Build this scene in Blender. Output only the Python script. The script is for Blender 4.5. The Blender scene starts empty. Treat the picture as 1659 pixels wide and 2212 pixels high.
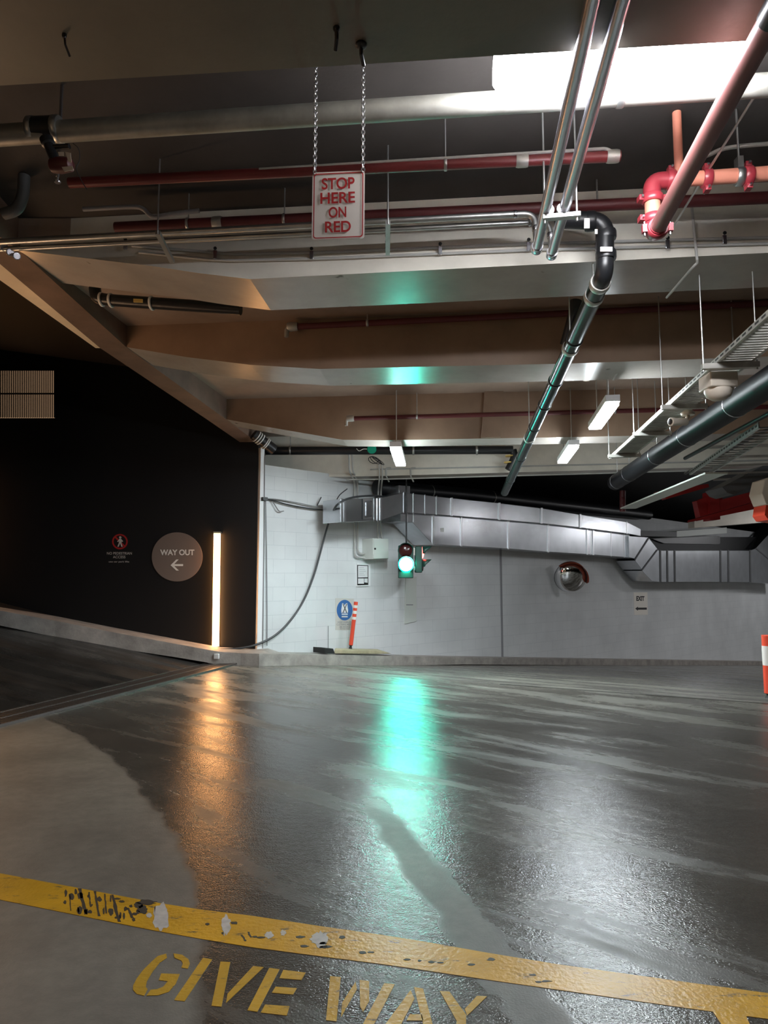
import bpy, bmesh, math, random
from mathutils import Vector as V, Matrix
random.seed(7)
C = bpy.context.scene.collection
sc = bpy.context.scene

# ------------------------------------------------------------------ camera, world, exposure
EYE, FPX, CX, CY = 1.12, 1500.0, 829.5, 1106.0
PITCH = math.atan(0.096)
cam = bpy.data.cameras.new('camera'); co = bpy.data.objects.new('camera', cam); C.objects.link(co)
cam.sensor_fit = 'VERTICAL'; cam.sensor_height = 36.0; cam.lens = 36.0 * FPX / 2212.0
cam.clip_start = 0.05; cam.clip_end = 200
co.location = (0, 0, EYE); co.rotation_euler = (math.pi / 2 + PITCH, 0, 0)
sc.camera = co
w = bpy.data.worlds.new('world'); sc.world = w; w.use_nodes = True
w.node_tree.nodes['Background'].inputs[0].default_value = (0.55, 0.6, 0.7, 1)
w.node_tree.nodes['Background'].inputs[1].default_value = 0.0
sc.view_settings.view_transform = 'Standard'; sc.view_settings.look = 'None'
sc.view_settings.gamma = 1.0; sc.view_settings.use_curve_mapping = False
sc.view_settings.exposure = 0.6
# brightness of the lamps of the place and of added fill
L_MAIN, L_BAY, L_HALL_FILL, L_WARM, L_ENTRY, L_GREEN, L_RED = 115.0, 98.0, 84.0, 15.0, 18.5, 105.0, 16.0

# ------------------------------------------------------------------ measuring: pixel of the photograph -> point of the place
cP, sP = math.cos(PITCH), math.sin(PITCH)
def ray(px, py):
    u = (px - CX) / FPX; v = (CY - py) / FPX
    return V((u, cP - v * sP, sP + v * cP))
O = V((0, 0, EYE))
def PY(px, py, y):
    r = ray(px, py); return O + r * (y / r.y)
def PZ(px, py, z):
    r = ray(px, py); return O + r * ((z - EYE) / r.z)
BS = 0.0963                      # the beams run slightly askew
def PB(px, py, d):               # plane y = d - BS*x
    r = ray(px, py); return O + r * (d / (r.y + BS * r.x))
WA = math.radians(44.0)
WC = V((-1.76, 9.83, 0)); WT = V((math.cos(WA), math.sin(WA), 0)); WN = V((math.sin(WA), -math.cos(WA), 0))
def PW(px, py, off=0.0):         # plane of the white wall, shifted towards the room by off
    r = ray(px, py); q = WC + WN * off
    return O + r * ((q - O).dot(WN) / r.dot(WN))
BWY = 9.83                       # black wall
def PK(px, py, off=0.0): return PY(px, py, BWY - off)

# ------------------------------------------------------------------ materials
MATS = {}
def mat(name, col, rough=0.5, metal=0.0, var=0.0, vscale=3.0, bump=0.0, bscale=40.0, coat=0.0, emit=None, es=0.0, col2=None, spec=None):
    m = bpy.data.materials.new(name); m.use_nodes = True; MATS[name] = m
    nt = m.node_tree; b = nt.nodes['Principled BSDF']
    b.inputs['Base Color'].default_value = (*col, 1); b.inputs['Roughness'].default_value = rough; b.inputs['Metallic'].default_value = metal
    if spec is not None: b.inputs['Specular IOR Level'].default_value = spec
    if coat: b.inputs['Coat Weight'].default_value = coat; b.inputs['Coat Roughness'].default_value = 0.15
    if emit: b.inputs['Emission Color'].default_value = (*emit, 1); b.inputs['Emission Strength'].default_value = es
    g = nt.nodes.new('ShaderNodeNewGeometry')
    if var or col2:
        n = nt.nodes.new('ShaderNodeTexNoise'); n.inputs['Scale'].default_value = vscale; n.inputs['Detail'].default_value = 6; n.inputs['Roughness'].default_value = 0.62
        nt.links.new(g.outputs['Position'], n.inputs['Vector'])
        r = nt.nodes.new('ShaderNodeValToRGB'); nt.links.new(n.outputs['Fac'], r.inputs['Fac'])
        a = col2 or tuple(c * (1 - var) for c in col); z = col if col2 else tuple(min(1, c * (1 + var)) for c in col)
        r.color_ramp.elements[0].position = 0.3; r.color_ramp.elements[1].position = 0.7
        r.color_ramp.elements[0].color = (*a, 1); r.color_ramp.elements[1].color = (*z, 1)
        nt.links.new(r.outputs['Color'], b.inputs['Base Color'])
    if bump:
        n2 = nt.nodes.new('ShaderNodeTexNoise'); n2.inputs['Scale'].default_value = bscale; n2.inputs['Detail'].default_value = 4
        nt.links.new(g.outputs['Position'], n2.inputs['Vector'])
        bp = nt.nodes.new('ShaderNodeBump'); bp.inputs['Strength'].default_value = bump; bp.inputs['Distance'].default_value = 0.01
        nt.links.new(n2.outputs['Fac'], bp.inputs['Height']); nt.links.new(bp.outputs['Normal'], b.inputs['Normal'])
    return m
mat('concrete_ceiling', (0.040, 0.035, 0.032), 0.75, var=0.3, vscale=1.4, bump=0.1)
mat('concrete_beam', (0.36, 0.33, 0.29), 0.36, var=0.28, vscale=1.7, bump=0.05, bscale=9)
mat('concrete_brown', (0.30, 0.20, 0.137), 0.5, var=0.25, vscale=1.3, bump=0.05, bscale=9)
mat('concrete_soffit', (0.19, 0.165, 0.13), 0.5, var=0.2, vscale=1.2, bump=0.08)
mat('beam_cream', (0.80, 0.76, 0.67), 0.5, var=0.12, vscale=2.5)
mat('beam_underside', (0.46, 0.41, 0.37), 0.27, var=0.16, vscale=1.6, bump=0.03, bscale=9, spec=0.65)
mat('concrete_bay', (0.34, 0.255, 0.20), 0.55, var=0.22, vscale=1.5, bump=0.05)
mat('concrete_edge', (0.17, 0.11, 0.08), 0.6, var=0.25)
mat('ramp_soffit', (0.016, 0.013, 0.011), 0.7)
mat('warm_lit_band', (0.85, 0.70, 0.50), 0.6, var=0.1)
mat('kerb', (0.36, 0.33, 0.30), 0.6, var=0.3, vscale=5, bump=0.3)
mat('black_wall', (0.012, 0.012, 0.013), 0.55, spec=0.25)
mat('black_paint', (0.02, 0.02, 0.022), 0.5)
mat('dark_void', (0.03, 0.03, 0.033), 0.8)
mat('white_trim', (0.9, 0.92, 0.93), 0.5)
mat('galv', (0.55, 0.56, 0.55), 0.38, 1.0, var=0.15, vscale=9, bump=0.03)
mat('galv_pipe', (0.30, 0.29, 0.26), 0.5, 0.6, var=0.25, vscale=7)
mat('galv_dull', (0.52, 0.51, 0.47), 0.5, 0.75, var=0.2, vscale=6)
mat('chrome', (0.56, 0.56, 0.60), 0.26, 1.0)
mat('duct_steel', (0.58, 0.60, 0.63), 0.27, 1.0, var=0.1, vscale=4, bump=0.06, bscale=5)
mat('duct_edge', (0.72, 0.74, 0.76), 0.3, 1.0)
mat('duct_seal', (0.10, 0.105, 0.11), 0.5)
mat('red_paint', (0.17, 0.025, 0.026), 0.4, var=0.15)
mat('red_dark', (0.10, 0.016, 0.018), 0.5, var=0.2)
mat('red_coupling', (0.30, 0.03, 0.042), 0.35)
mat('red_faded', (0.24, 0.095, 0.09), 0.42)
mat('red_orange', (0.66, 0.25, 0.17), 0.5)
mat('red_steel', (0.40, 0.022, 0.02), 0.5)
mat('pvc_black', (0.014, 0.015, 0.017), 0.36)
mat('pipe_wrap', (0.007, 0.0075, 0.009), 0.45, spec=0.2)
mat('exit_plate', (0.95, 0.9, 0.82), 0.4)
mat('pvc_glossy', (0.02, 0.035, 0.032), 0.24)
mat('rubber', (0.02, 0.02, 0.02), 0.6)
mat('cable', (0.03, 0.032, 0.035), 0.45)
mat('cable_grey', (0.25, 0.25, 0.25), 0.5)
mat('conduit_grey', (0.5, 0.5, 0.48), 0.5, var=0.1)
mat('sign_white', (0.80, 0.74, 0.68), 0.45)
mat('sign_red', (0.42, 0.02, 0.02), 0.45)
mat('sign_black', (0.015, 0.015, 0.015), 0.5)
mat('sign_grey', (0.62, 0.60, 0.56), 0.5)
mat('sign_blue', (0.05, 0.16, 0.42), 0.4)
mat('paper', (0.82, 0.83, 0.84), 0.5, var=0.05)
mat('print_grey', (0.3, 0.3, 0.32), 0.6)
mat('way_disc', (0.20, 0.15, 0.125), 0.6)
mat('way_text', (0.9, 0.86, 0.8), 0.6)
mat('dim_white', (0.65, 0.6, 0.55), 0.6)
mat('cream_plastic', (0.70, 0.62, 0.52), 0.4)
mat('box_cream', (0.66, 0.70, 0.66), 0.45)
mat('signal_body', (0.012, 0.06, 0.045), 0.4)
mat('lens_dark', (0.05, 0.01, 0.01), 0.2)
mat('bollard_orange', (0.85, 0.09, 0.045), 0.4)
mat('bollard_white', (0.85, 0.82, 0.78), 0.3)
mat('ramp_block', (0.45, 0.38, 0.25), 0.7, var=0.2, vscale=8)
mat('mirror', (0.88, 0.88, 0.9), 0.03, 1.0)
mat('mirror_hood', (0.30, 0.05, 0.02), 0.5)
mat('green_disc', (0.0, 0.42, 0.26), 0.45)
mat('label_white', (0.8, 0.8, 0.78), 0.5)
mat('label_yellow', (0.7, 0.5, 0.15), 0.5)
mat('louvre', (0.55, 0.45, 0.33), 0.55)
mat('grate', (0.22, 0.2, 0.19), 0.35, 0.8)
mat('lamp_body', (0.75, 0.76, 0.77), 0.4)
mat('lamp_main', (0.9, 0.9, 0.9), 0.4, emit=(0.93, 0.95, 1.0), es=L_MAIN)
mat('lamp_bay', (0.9, 0.9, 0.9), 0.4, emit=(0.86, 0.96, 1.0), es=L_BAY)
mat('lamp_hall_fill', (0.9, 0.9, 0.9), 0.4, emit=(0.95, 0.95, 0.97), es=L_HALL_FILL)
mat('led_warm', (0.9, 0.8, 0.6), 0.4, emit=(1.0, 0.46, 0.16), es=L_WARM)
mat('led_fill', (0.9, 0.8, 0.6), 0.4, emit=(1.0, 0.6, 0.33), es=L_ENTRY * 0.45)
mat('led_entry', (0.9, 0.8, 0.6), 0.4, emit=(1.0, 0.60, 0.34), es=L_ENTRY)
mat('louvre_glow', (0.8, 0.7, 0.5), 0.6, emit=(1.0, 0.62, 0.36), es=0.42)
mat('lens_core', (0.8, 1, 0.9), 0.3, emit=(0.07, 1.0, 0.74), es=L_GREEN * 1.3)
mat('lens_green', (0.1, 0.8, 0.5), 0.3, emit=(0.0, 1.0, 0.68), es=L_GREEN)
mat('lens_red', (0.8, 0.1, 0.1), 0.3, emit=(1.0, 0.06, 0.05), es=L_RED)
mat('scuff', (0.03, 0.028, 0.025), 0.5)
mat('worn', (0.45, 0.43, 0.40), 0.5, var=0.2, vscale=30)

def paint_mat(name, col, thresh, vs):
    m = mat(name, col, 0.33, var=0.18, vscale=5, bump=0.2, bscale=70)
    nt = m.node_tree; b = nt.nodes['Principled BSDF']; src = b.inputs['Base Color'].links[0].from_socket
    g = nt.nodes.new('ShaderNodeNewGeometry'); mp = nt.nodes.new('ShaderNodeMapping')
    mp.inputs['Scale'].default_value = (1.0, 3.0, 1); nt.links.new(g.outputs['Position'], mp.inputs['Vector'])
    n = nt.nodes.new('ShaderNodeTexNoise'); n.inputs['Scale'].default_value = vs; n.inputs['Detail'].default_value = 8; n.inputs['Roughness'].default_value = 0.75
    nt.links.new(mp.outputs['Vector'], n.inputs['Vector'])
    r = nt.nodes.new('ShaderNodeMapRange'); r.inputs['From Min'].default_value = thresh; r.inputs['From Max'].default_value = thresh + 0.07
    nt.links.new(n.outputs['Fac'], r.inputs['Value'])
    mx = nt.nodes.new('ShaderNodeMix'); mx.data_type = 'RGBA'
    nt.links.new(r.outputs['Result'], mx.inputs['Factor']); nt.links.new(src, mx.inputs['A']); mx.inputs['B'].default_value = (0.09, 0.08, 0.06, 1)
    nt.links.new(mx.outputs['Result'], b.inputs['Base Color'])
paint_mat('yellow_line', (0.56, 0.31, 0.018), 0.575, 9)
paint_mat('yellow_letter', (0.50, 0.30, 0.03), 0.585, 14)

def stains(name, thr, vs, dark):
    m = MATS[name]; nt = m.node_tree; b = nt.nodes['Principled BSDF']; src = b.inputs['Base Color'].links[0].from_socket
    g = nt.nodes.new('ShaderNodeNewGeometry'); n = nt.nodes.new('ShaderNodeTexNoise'); n.inputs['Scale'].default_value = vs; n.inputs['Detail'].default_value = 3
    nt.links.new(g.outputs['Position'], n.inputs['Vector'])
    r = nt.nodes.new('ShaderNodeMapRange'); r.inputs['From Min'].default_value = thr; r.inputs['From Max'].default_value = thr + 0.05
    nt.links.new(n.outputs['Fac'], r.inputs['Value'])
    mx = nt.nodes.new('ShaderNodeMix'); mx.data_type = 'RGBA'; nt.links.new(r.outputs['Result'], mx.inputs['Factor']); nt.links.new(src, mx.inputs['A']); mx.inputs['B'].default_value = (*dark, 1)
    nt.links.new(mx.outputs['Result'], b.inputs['Base Color'])
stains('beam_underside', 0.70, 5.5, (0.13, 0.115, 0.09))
def wall_mat():                 # painted blockwork: faint courses
    m = mat('blockwork', (0.74, 0.76, 0.77), 0.5)
    nt = m.node_tree; b = nt.nodes['Principled BSDF']
    g = nt.nodes.new('ShaderNodeNewGeometry')
    dot = nt.nodes.new('ShaderNodeVectorMath'); dot.operation = 'DOT_PRODUCT'; dot.inputs[1].default_value = WT
    sep = nt.nodes.new('ShaderNodeSeparateXYZ'); cmb = nt.nodes.new('ShaderNodeCombineXYZ')
    nt.links.new(g.outputs['Position'], dot.inputs[0]); nt.links.new(g.outputs['Position'], sep.inputs[0])
    nt.links.new(dot.outputs['Value'], cmb.inputs['X']); nt.links.new(sep.outputs['Z'], cmb.inputs['Y'])
    br = nt.nodes.new('ShaderNodeTexBrick'); nt.links.new(cmb.outputs[0], br.inputs['Vector'])
    br.inputs['Scale'].default_value = 1.0; br.inputs['Brick Width'].default_value = 0.4; br.inputs['Row Height'].default_value = 0.2
    br.inputs['Mortar Size'].default_value = 0.0035; br.inputs['Mortar Smooth'].default_value = 0.3
    br.inputs['Color1'].default_value = (0.76, 0.78, 0.79, 1); br.inputs['Color2'].default_value = (0.74, 0.762, 0.775, 1); br.inputs['Mortar'].default_value = (0.62, 0.645, 0.665, 1)
    n = nt.nodes.new('ShaderNodeTexNoise'); n.inputs['Scale'].default_value = 1.1; n.inputs['Detail'].default_value = 5
    nt.links.new(cmb.outputs[0], n.inputs['Vector'])
    mr = nt.nodes.new('ShaderNodeMapRange'); mr.inputs['From Min'].default_value = 0.3; mr.inputs['From Max'].default_value = 0.7; mr.inputs['To Min'].default_value = 0.88; mr.inputs['To Max'].default_value = 1.05
    nt.links.new(n.outputs['Fac'], mr.inputs['Value'])
    mx = nt.nodes.new('ShaderNodeVectorMath'); mx.operation = 'SCALE'
    nt.links.new(br.outputs['Color'], mx.inputs[0]); nt.links.new(mr.outputs['Result'], mx.inputs['Scale']); nt.links.new(mx.outputs[0], b.inputs['Base Color'])
    bp = nt.nodes.new('ShaderNodeBump'); bp.inputs['Strength'].default_value = 0.12; bp.inputs['Distance'].default_value = 0.003; bp.invert = True
    nt.links.new(br.outputs['Fac'], bp.inputs['Height']); nt.links.new(bp.outputs['Normal'], b.inputs['Normal'])
wall_mat()

def floor_mat():                # concrete, wet where tyres carried water, dry inside the swept curve and on one bare strip
    m = mat('wet_concrete', (0.2, 0.19, 0.18), 0.5)
    nt = m.node_tree; N = nt.nodes.new; Lk = nt.links.new; b = nt.nodes['Principled BSDF']
    g = N('ShaderNodeNewGeometry'); sep = N('ShaderNodeSeparateXYZ'); Lk(g.outputs['Position'], sep.inputs[0])
    def math_(op, a, bb=None, c=None):
        n = N('ShaderNodeMath'); n.operation = op
        for i, x in enumerate((a, bb, c)):
            if x is None: continue
            if isinstance(x, (int, float)): n.inputs[i].default_value = x
            else: Lk(x, n.inputs[i])
        return n.outputs[0]
    def noise(scale, detail=5, rough=0.6, vec=None, dist=0.0):
        n = N('ShaderNodeTexNoise'); n.inputs['Scale'].default_value = scale; n.inputs['Detail'].default_value = detail; n.inputs['Roughness'].default_value = rough; n.inputs['Distortion'].default_value = dist
        Lk(vec or g.outputs['Position'], n.inputs['Vector']); return n.outputs['Fac']
    def step(v, lo, hi, a=0.0, z=1.0):
        n = N('ShaderNodeMapRange'); n.interpolation_type = 'SMOOTHSTEP'
        Lk(v, n.inputs['Value'])
        for k, x in (('From Min', lo), ('From Max', hi), ('To Min', a), ('To Max', z)): n.inputs[k].default_value = x
        return n.outputs['Result']
    def curve(pts, x0, x1, y0, y1):      # x as a function of world y, through measured points
        t = math_('DIVIDE', math_('SUBTRACT', sep.outputs['Y'], x0), x1 - x0)
        fc = N('ShaderNodeFloatCurve'); cv = fc.mapping.curves[0]
        P = sorted(((p.y - x0) / (x1 - x0), (p.x - y0) / (y1 - y0)) for p in pts)
        cv.points[0].location = P[0]; cv.points[1].location = P[-1]
        for q in P[1:-1]: cv.points.new(*q)
        fc.mapping.update(); Lk(t, fc.inputs['Value'])
        return math_('MULTIPLY_ADD', fc.outputs[0], y1 - y0, y0)
    F = lambda px, py: PZ(px, py, 0)
    wob = math_('MULTIPLY', math_('SUBTRACT', noise(5.0, 6), 0.5), 0.16)
    dryx = curve([F(445, 2212), F(428, 1950), F(400, 1830), F(335, 1740), F(250, 1640), F(95, 1548)], 1.0, 6.0, -5, 0)
    dry1 = step(math_('SUBTRACT', math_('ADD', dryx, wob), sep.outputs['X']), -0.02, 0.05)
    sx = curve([F(770, 1690), F(850, 1790), F(930, 1900), F(1020, 2010), F(1120, 2140), F(1170, 2212)], 1.4, 4.4, -1, 2)
    band = math_('ABSOLUTE', math_('SUBTRACT', math_('ADD', sep.outputs['X'], wob), sx))
    dry2 = math_('MULTIPLY', step(band, 0.05, 0.10, 1.0, 0.0), step(sep.outputs['Y'], 3.2, 3.9, 1.0, 0.0))
    mp = N('ShaderNodeMapping'); mp.vector_type = 'TEXTURE'; mp.inputs['Rotation'].default_value = (0, 0, math.radians(-40)); mp.inputs['Scale'].default_value = (1.7, 0.32, 1)
    Lk(g.outputs['Position'], mp.inputs['Vector'])
    streak = noise(1.0, 9, 0.68, mp.outputs['Vector'], 0.35)
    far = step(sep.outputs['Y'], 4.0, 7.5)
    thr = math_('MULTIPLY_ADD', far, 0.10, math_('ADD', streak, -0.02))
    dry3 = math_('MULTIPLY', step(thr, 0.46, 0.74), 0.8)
    dry = math_('MAXIMUM', math_('MAXIMUM', dry1, math_('MULTIPLY', dry2, 0.9)), dry3)
    fine = noise(14, 8, 0.7)
    blot = noise(1.7, 6, 0.6)
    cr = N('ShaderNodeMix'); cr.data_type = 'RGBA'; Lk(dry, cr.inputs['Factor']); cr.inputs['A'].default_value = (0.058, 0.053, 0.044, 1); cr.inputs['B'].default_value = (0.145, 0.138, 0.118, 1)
    sc_ = math_('MULTIPLY', math_('MULTIPLY', step(fine, 0.25, 0.75, 0.82, 1.16), step(blot, 0.3, 0.7, 0.8, 1.18)), step(sep.outputs['Y'], 5.0, 8.5, 1.0, 1.75))  # far floor lightened in the colour, for lamp light and wall reflection there
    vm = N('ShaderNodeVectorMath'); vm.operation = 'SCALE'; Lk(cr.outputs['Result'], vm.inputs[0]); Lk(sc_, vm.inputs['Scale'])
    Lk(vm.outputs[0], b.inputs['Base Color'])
    ro = math_('ADD', math_('MULTIPLY_ADD', dry, 0.32, 0.20), math_('MULTIPLY', math_('SUBTRACT', streak, 0.5), 0.25))
    Lk(ro, b.inputs['Roughness'])
    b.inputs['Specular IOR Level'].default_value = 0.6
    h = math_('ADD', math_('MULTIPLY', noise(140, 2, 0.6), 0.95), math_('MULTIPLY', noise(26, 4), 1.2))
    bp = N('ShaderNodeBump'); bp.inputs['Distance'].default_value = 0.006; Lk(h, bp.inputs['Height'])
    Lk(math_('MULTIPLY_ADD', dry, -0.10, 0.26), bp.inputs['Strength'])
    Lk(bp.outputs['Normal'], b.inputs['Normal'])
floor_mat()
mat('ramp_asphalt', (0.03, 0.027, 0.024), 0.3, var=0.5, vscale=2.5, bump=0.25, bscale=40)
def ramp_streaks():              # tyre polished wet lanes running up the ramp
    nt = MATS['ramp_asphalt'].node_tree; b = nt.nodes['Principled BSDF']; g = nt.nodes.new('ShaderNodeNewGeometry'); mp = nt.nodes.new('ShaderNodeMapping')
    mp.inputs['Rotation'].default_value = (0, 0, math.radians(-8)); mp.inputs['Scale'].default_value = (.35, 2.6, 1); nt.links.new(g.outputs['Position'], mp.inputs['Vector'])
    n = nt.nodes.new('ShaderNodeTexNoise'); n.inputs['Scale'].default_value = 1.3; n.inputs['Detail'].default_value = 6; nt.links.new(mp.outputs['Vector'], n.inputs['Vector'])
    r = nt.nodes.new('ShaderNodeMapRange'); r.inputs['From Min'].default_value = .35; r.inputs['From Max'].default_value = .68; r.inputs['To Min'].default_value = .12; r.inputs['To Max'].default_value = .6
    nt.links.new(n.outputs['Fac'], r.inputs['Value']); nt.links.new(r.outputs['Result'], b.inputs['Roughness'])
ramp_streaks()

# ------------------------------------------------------------------ building helpers (all in world coordinates, stored relative to the owner)
def tag(o, label=None, cat=None, group=None, kind=None):
    if label: o['label'] = label
    if cat: o['category'] = cat
    if group: o['group'] = group
    if kind: o['kind'] = kind
    return o
def thing(name, label, cat, loc, group=None):
    o = bpy.data.objects.new(name, None); C.objects.link(o); o.location = loc; o.empty_display_size = 0.1
    return tag(o, label, cat, group)
def worldloc(o):
    p = V(o.location)
    while o.parent: o = o.parent; p += V(o.location)
    return p
class MB:
    def __init__(s): s.v = []; s.f = []
    def add(s, vs, fs):
        n = len(s.v); s.v += [V(x) for x in vs]; s.f += [tuple(i + n for i in f) for f in fs]; return s
    def hexa(s, a, b):           # two matching quads
        n = len(a)
        return s.add(list(a) + list(b), [tuple(range(n))[::-1], tuple(range(n, 2 * n))] + [(i, (i + 1) % n, n + (i + 1) % n, n + i) for i in range(n)])
    def prism(s, pts, vec): vec = V(vec); return s.hexa([V(p) for p in pts], [V(p) + vec for p in pts])
    def box(s, c, ex, ey, ez):   # centre and half-extent vectors
        c, ex, ey, ez = V(c), V(ex), V(ey), V(ez)
        q = [c - ex - ey - ez, c + ex - ey - ez, c + ex + ey - ez, c - ex + ey - ez]
        return s.prism(q, ez * 2)
    def abox(s, x0, x1, y0, y1, z0, z1): return s.box(((x0 + x1) / 2, (y0 + y1) / 2, (z0 + z1) / 2), ((x1 - x0) / 2, 0, 0), (0, (y1 - y0) / 2, 0), (0, 0, (z1 - z0) / 2))
    def face(s, pts): return s.add(pts, [tuple(range(len(pts)))])
    def tube(s, pts, r, seg=14, cap=True):
        pts = [V(p) for p in pts]; n = len(pts); rs = r if isinstance(r, (list, tuple)) else [r] * n
        t = [(pts[min(i + 1, n - 1)] - pts[max(i - 1, 0)]).normalized() for i in range(n)]
        up = V((0, 0, 1)) if abs(t[0].z) < 0.9 else V((0, 1, 0))
        a = t[0].cross(up).normalized(); vs = []
        for i in range(n):
            a = (a - t[i] * a.dot(t[i])).normalized(); bb = t[i].cross(a)
            for k in range(seg):
                q = 2 * math.pi * k / seg; vs.append(pts[i] + (a * math.cos(q) + bb * math.sin(q)) * rs[i])
        fs = [(i * seg + k, i * seg + (k + 1) % seg, (i + 1) * seg + (k + 1) % seg, (i + 1) * seg + k) for i in range(n - 1) for k in range(seg)]
        if cap: fs += [tuple(range(seg))[::-1], tuple((n - 1) * seg + k for k in range(seg))]
        return s.add(vs, fs)
    def cyl(s, p, q, r, r2=None, seg=20): return s.tube([p, q], [r, r if r2 is None else r2], seg)
    def lathe(s, c, ax, prof, seg=28):   # profile (radius, height) about axis
        c, ax = V(c), V(ax).normalized(); up = V((0, 0, 1)) if abs(ax.z) < 0.9 else V((0, 1, 0))
        a = ax.cross(up).normalized(); bb = ax.cross(a); vs = []
        for r, h in prof:
            for k in range(seg):
                q = 2 * math.pi * k / seg; vs.append(c + ax * h + (a * math.cos(q) + bb * math.sin(q)) * max(r, 1e-4))
        m = len(prof)
        fs = [(i * seg + k, i * seg + (k + 1) % seg, (i + 1) * seg + (k + 1) % seg, (i + 1) * seg + k) for i in range(m - 1) for k in range(seg)]
        fs += [tuple(range(seg))[::-1], tuple((m - 1) * seg + k for k in range(seg))]
        return s.add(vs, fs)
    def ring(s, c, ax, r, length, wall=0.006, seg=24):
        c, ax = V(c), V(ax).normalized(); h = length / 2
        return s.lathe(c, ax, [(r, -h), (r + wall * .6, -h), (r + wall, -h * .6), (r + wall, h * .6), (r + wall * .6, h), (r, h)], seg)
    def build(s, name, m, parent=None, label=None, cat=None, group=None, kind=None, bevel=0.0, smooth=True):
        if parent is not None: org = worldloc(parent)
        else:
            org = V((sum(p.x for p in s.v), sum(p.y for p in s.v), 0)) / len(s.v); org.z = min(p.z for p in s.v)
            if kind == 'structure': org = V((0, 0, 0))
        me = bpy.data.meshes.new(name); me.from_pydata([p - org for p in s.v], [], s.f)
        bm = bmesh.new(); bm.from_mesh(me); bmesh.ops.recalc_face_normals(bm, faces=bm.faces); bm.to_mesh(me); bm.free()
        if smooth: me.polygons.foreach_set('use_smooth', [True] * len(me.polygons)); me.set_sharp_from_angle(angle=math.radians(38))
        me.materials.append(MATS[m]); o = bpy.data.objects.new(name, me); C.objects.link(o)
        if parent is not None: o.parent = parent
        else: o.location = org
        if bevel:
            bv = o.modifiers.new('bevel', 'BEVEL'); bv.width = bevel; bv.segments = 2; bv.limit_method = 'ANGLE'
        return tag(o, label, cat, group, kind)
def fillet(pts, R, n=7):
    pts = [V(p) for p in pts]; out = [pts[0]]
    for i in range(1, len(pts) - 1):
        a, b, c = pts[i - 1], pts[i], pts[i + 1]; d1 = (a - b); d2 = (c - b)
        k = min(R, d1.length * .49, d2.length * .49); p = b + d1.normalized() * k; q = b + d2.normalized() * k
        for j in range(n + 1):
            t = j / n; out.append(p * (1 - t) ** 2 + b * 2 * t * (1 - t) + q * t * t)
    return out + [pts[-1]]
def smooth_path(pts, n=6):       # Catmull-Rom
    pts = [V(p) for p in pts]; P = [pts[0] * 2 - pts[1]] + pts + [pts[-1] * 2 - pts[-2]]; out = []
    for i in range(1, len(P) - 2):
        for j in range(n):
            t = j / n; a, b, c, d = P[i - 1:i + 3]
            out.append(0.5 * ((2 * b) + (c - a) * t + (2 * a - 5 * b + 4 * c - d) * t * t + (3 * b - a - 3 * c + d) * t ** 3))
    return out + [pts[-1]]
def letters(s, bl, br, tl, m, parent, name='lettering', thick=0.001, bold=0.0, spacing=1.0):
    """text fitted into the parallelogram bl, br, tl (world points)"""
    cu = bpy.data.curves.new('lettering', 'FONT'); cu.body = s; cu.offset = bold; cu.space_character = spacing; cu.fill_mode = 'FRONT'
    o = bpy.data.objects.new('lettering', cu); C.objects.link(o)
    dg = bpy.context.evaluated_depsgraph_get(); me = bpy.data.meshes.new_from_object(o.evaluated_get(dg)); bpy.data.objects.remove(o)
    xs = [v.co.x for v in me.vertices]; ys = [v.co.y for v in me.vertices]
    x0, x1, y0, y1 = min(xs), max(xs), min(ys), max(ys)
    bl, br, tl = V(bl), V(br), V(tl); n = (br - bl).cross(tl - bl).normalized(); q = MB()
    vs = [bl + (br - bl) * ((v.co.x - x0) / (x1 - x0)) + (tl - bl) * ((v.co.y - y0) / (y1 - y0)) + n * thick for v in me.vertices]
    q.add(vs, [tuple(p.vertices) for p in me.polygons]); bpy.data.meshes.remove(me)
    return q.build(name, m, parent, smooth=False)
def textpx(s, box, fn, m, parent, **k):
    x0, y0, x1, y1 = box
    return letters(s, fn(x0, y1), fn(x1, y1), fn(x0, y0), m, parent, **k)
def ell(px, py, rx, ry, fn, n=36): return [fn(px + rx * math.cos(2 * math.pi * i / n), py + ry * math.sin(2 * math.pi * i / n)) for i in range(n)]
X, Y, Z = V((1, 0, 0)), V((0, 1, 0)), V((0, 0, 1))
BD = V((1, -BS, 0)).normalized()          # along the beams
PD = (PZ(985, 1180, 3) - O); PD.z = 0; PD.normalize()   # along the pipe runs
PN = V((PD.y, -PD.x, 0))

# ================================================================== SETTING
S = dict(kind='structure')
# floor: level apron, then falling away along the white wall
c0 = V((-2.1, 9.25, 0)); c1 = PZ(1659, 1520, 0); cd = (c1 - c0).normalized(); c2 = c0 + cd * 14
b1 = PW(1659, 1437, 0.35); fd = b1 - c0
g0, g1 = PZ(0, 1545, 0), PZ(445, 1437, 0); gd = (g1 - g0).normalized(); gn = g0 - gd * 1.9
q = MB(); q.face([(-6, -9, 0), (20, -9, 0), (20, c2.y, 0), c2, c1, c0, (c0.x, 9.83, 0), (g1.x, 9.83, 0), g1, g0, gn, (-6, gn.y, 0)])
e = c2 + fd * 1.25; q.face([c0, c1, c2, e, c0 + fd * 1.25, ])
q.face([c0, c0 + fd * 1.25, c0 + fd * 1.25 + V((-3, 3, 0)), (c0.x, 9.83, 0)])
fl = q.build('floor', 'wet_concrete', smooth=False, **S)
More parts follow.
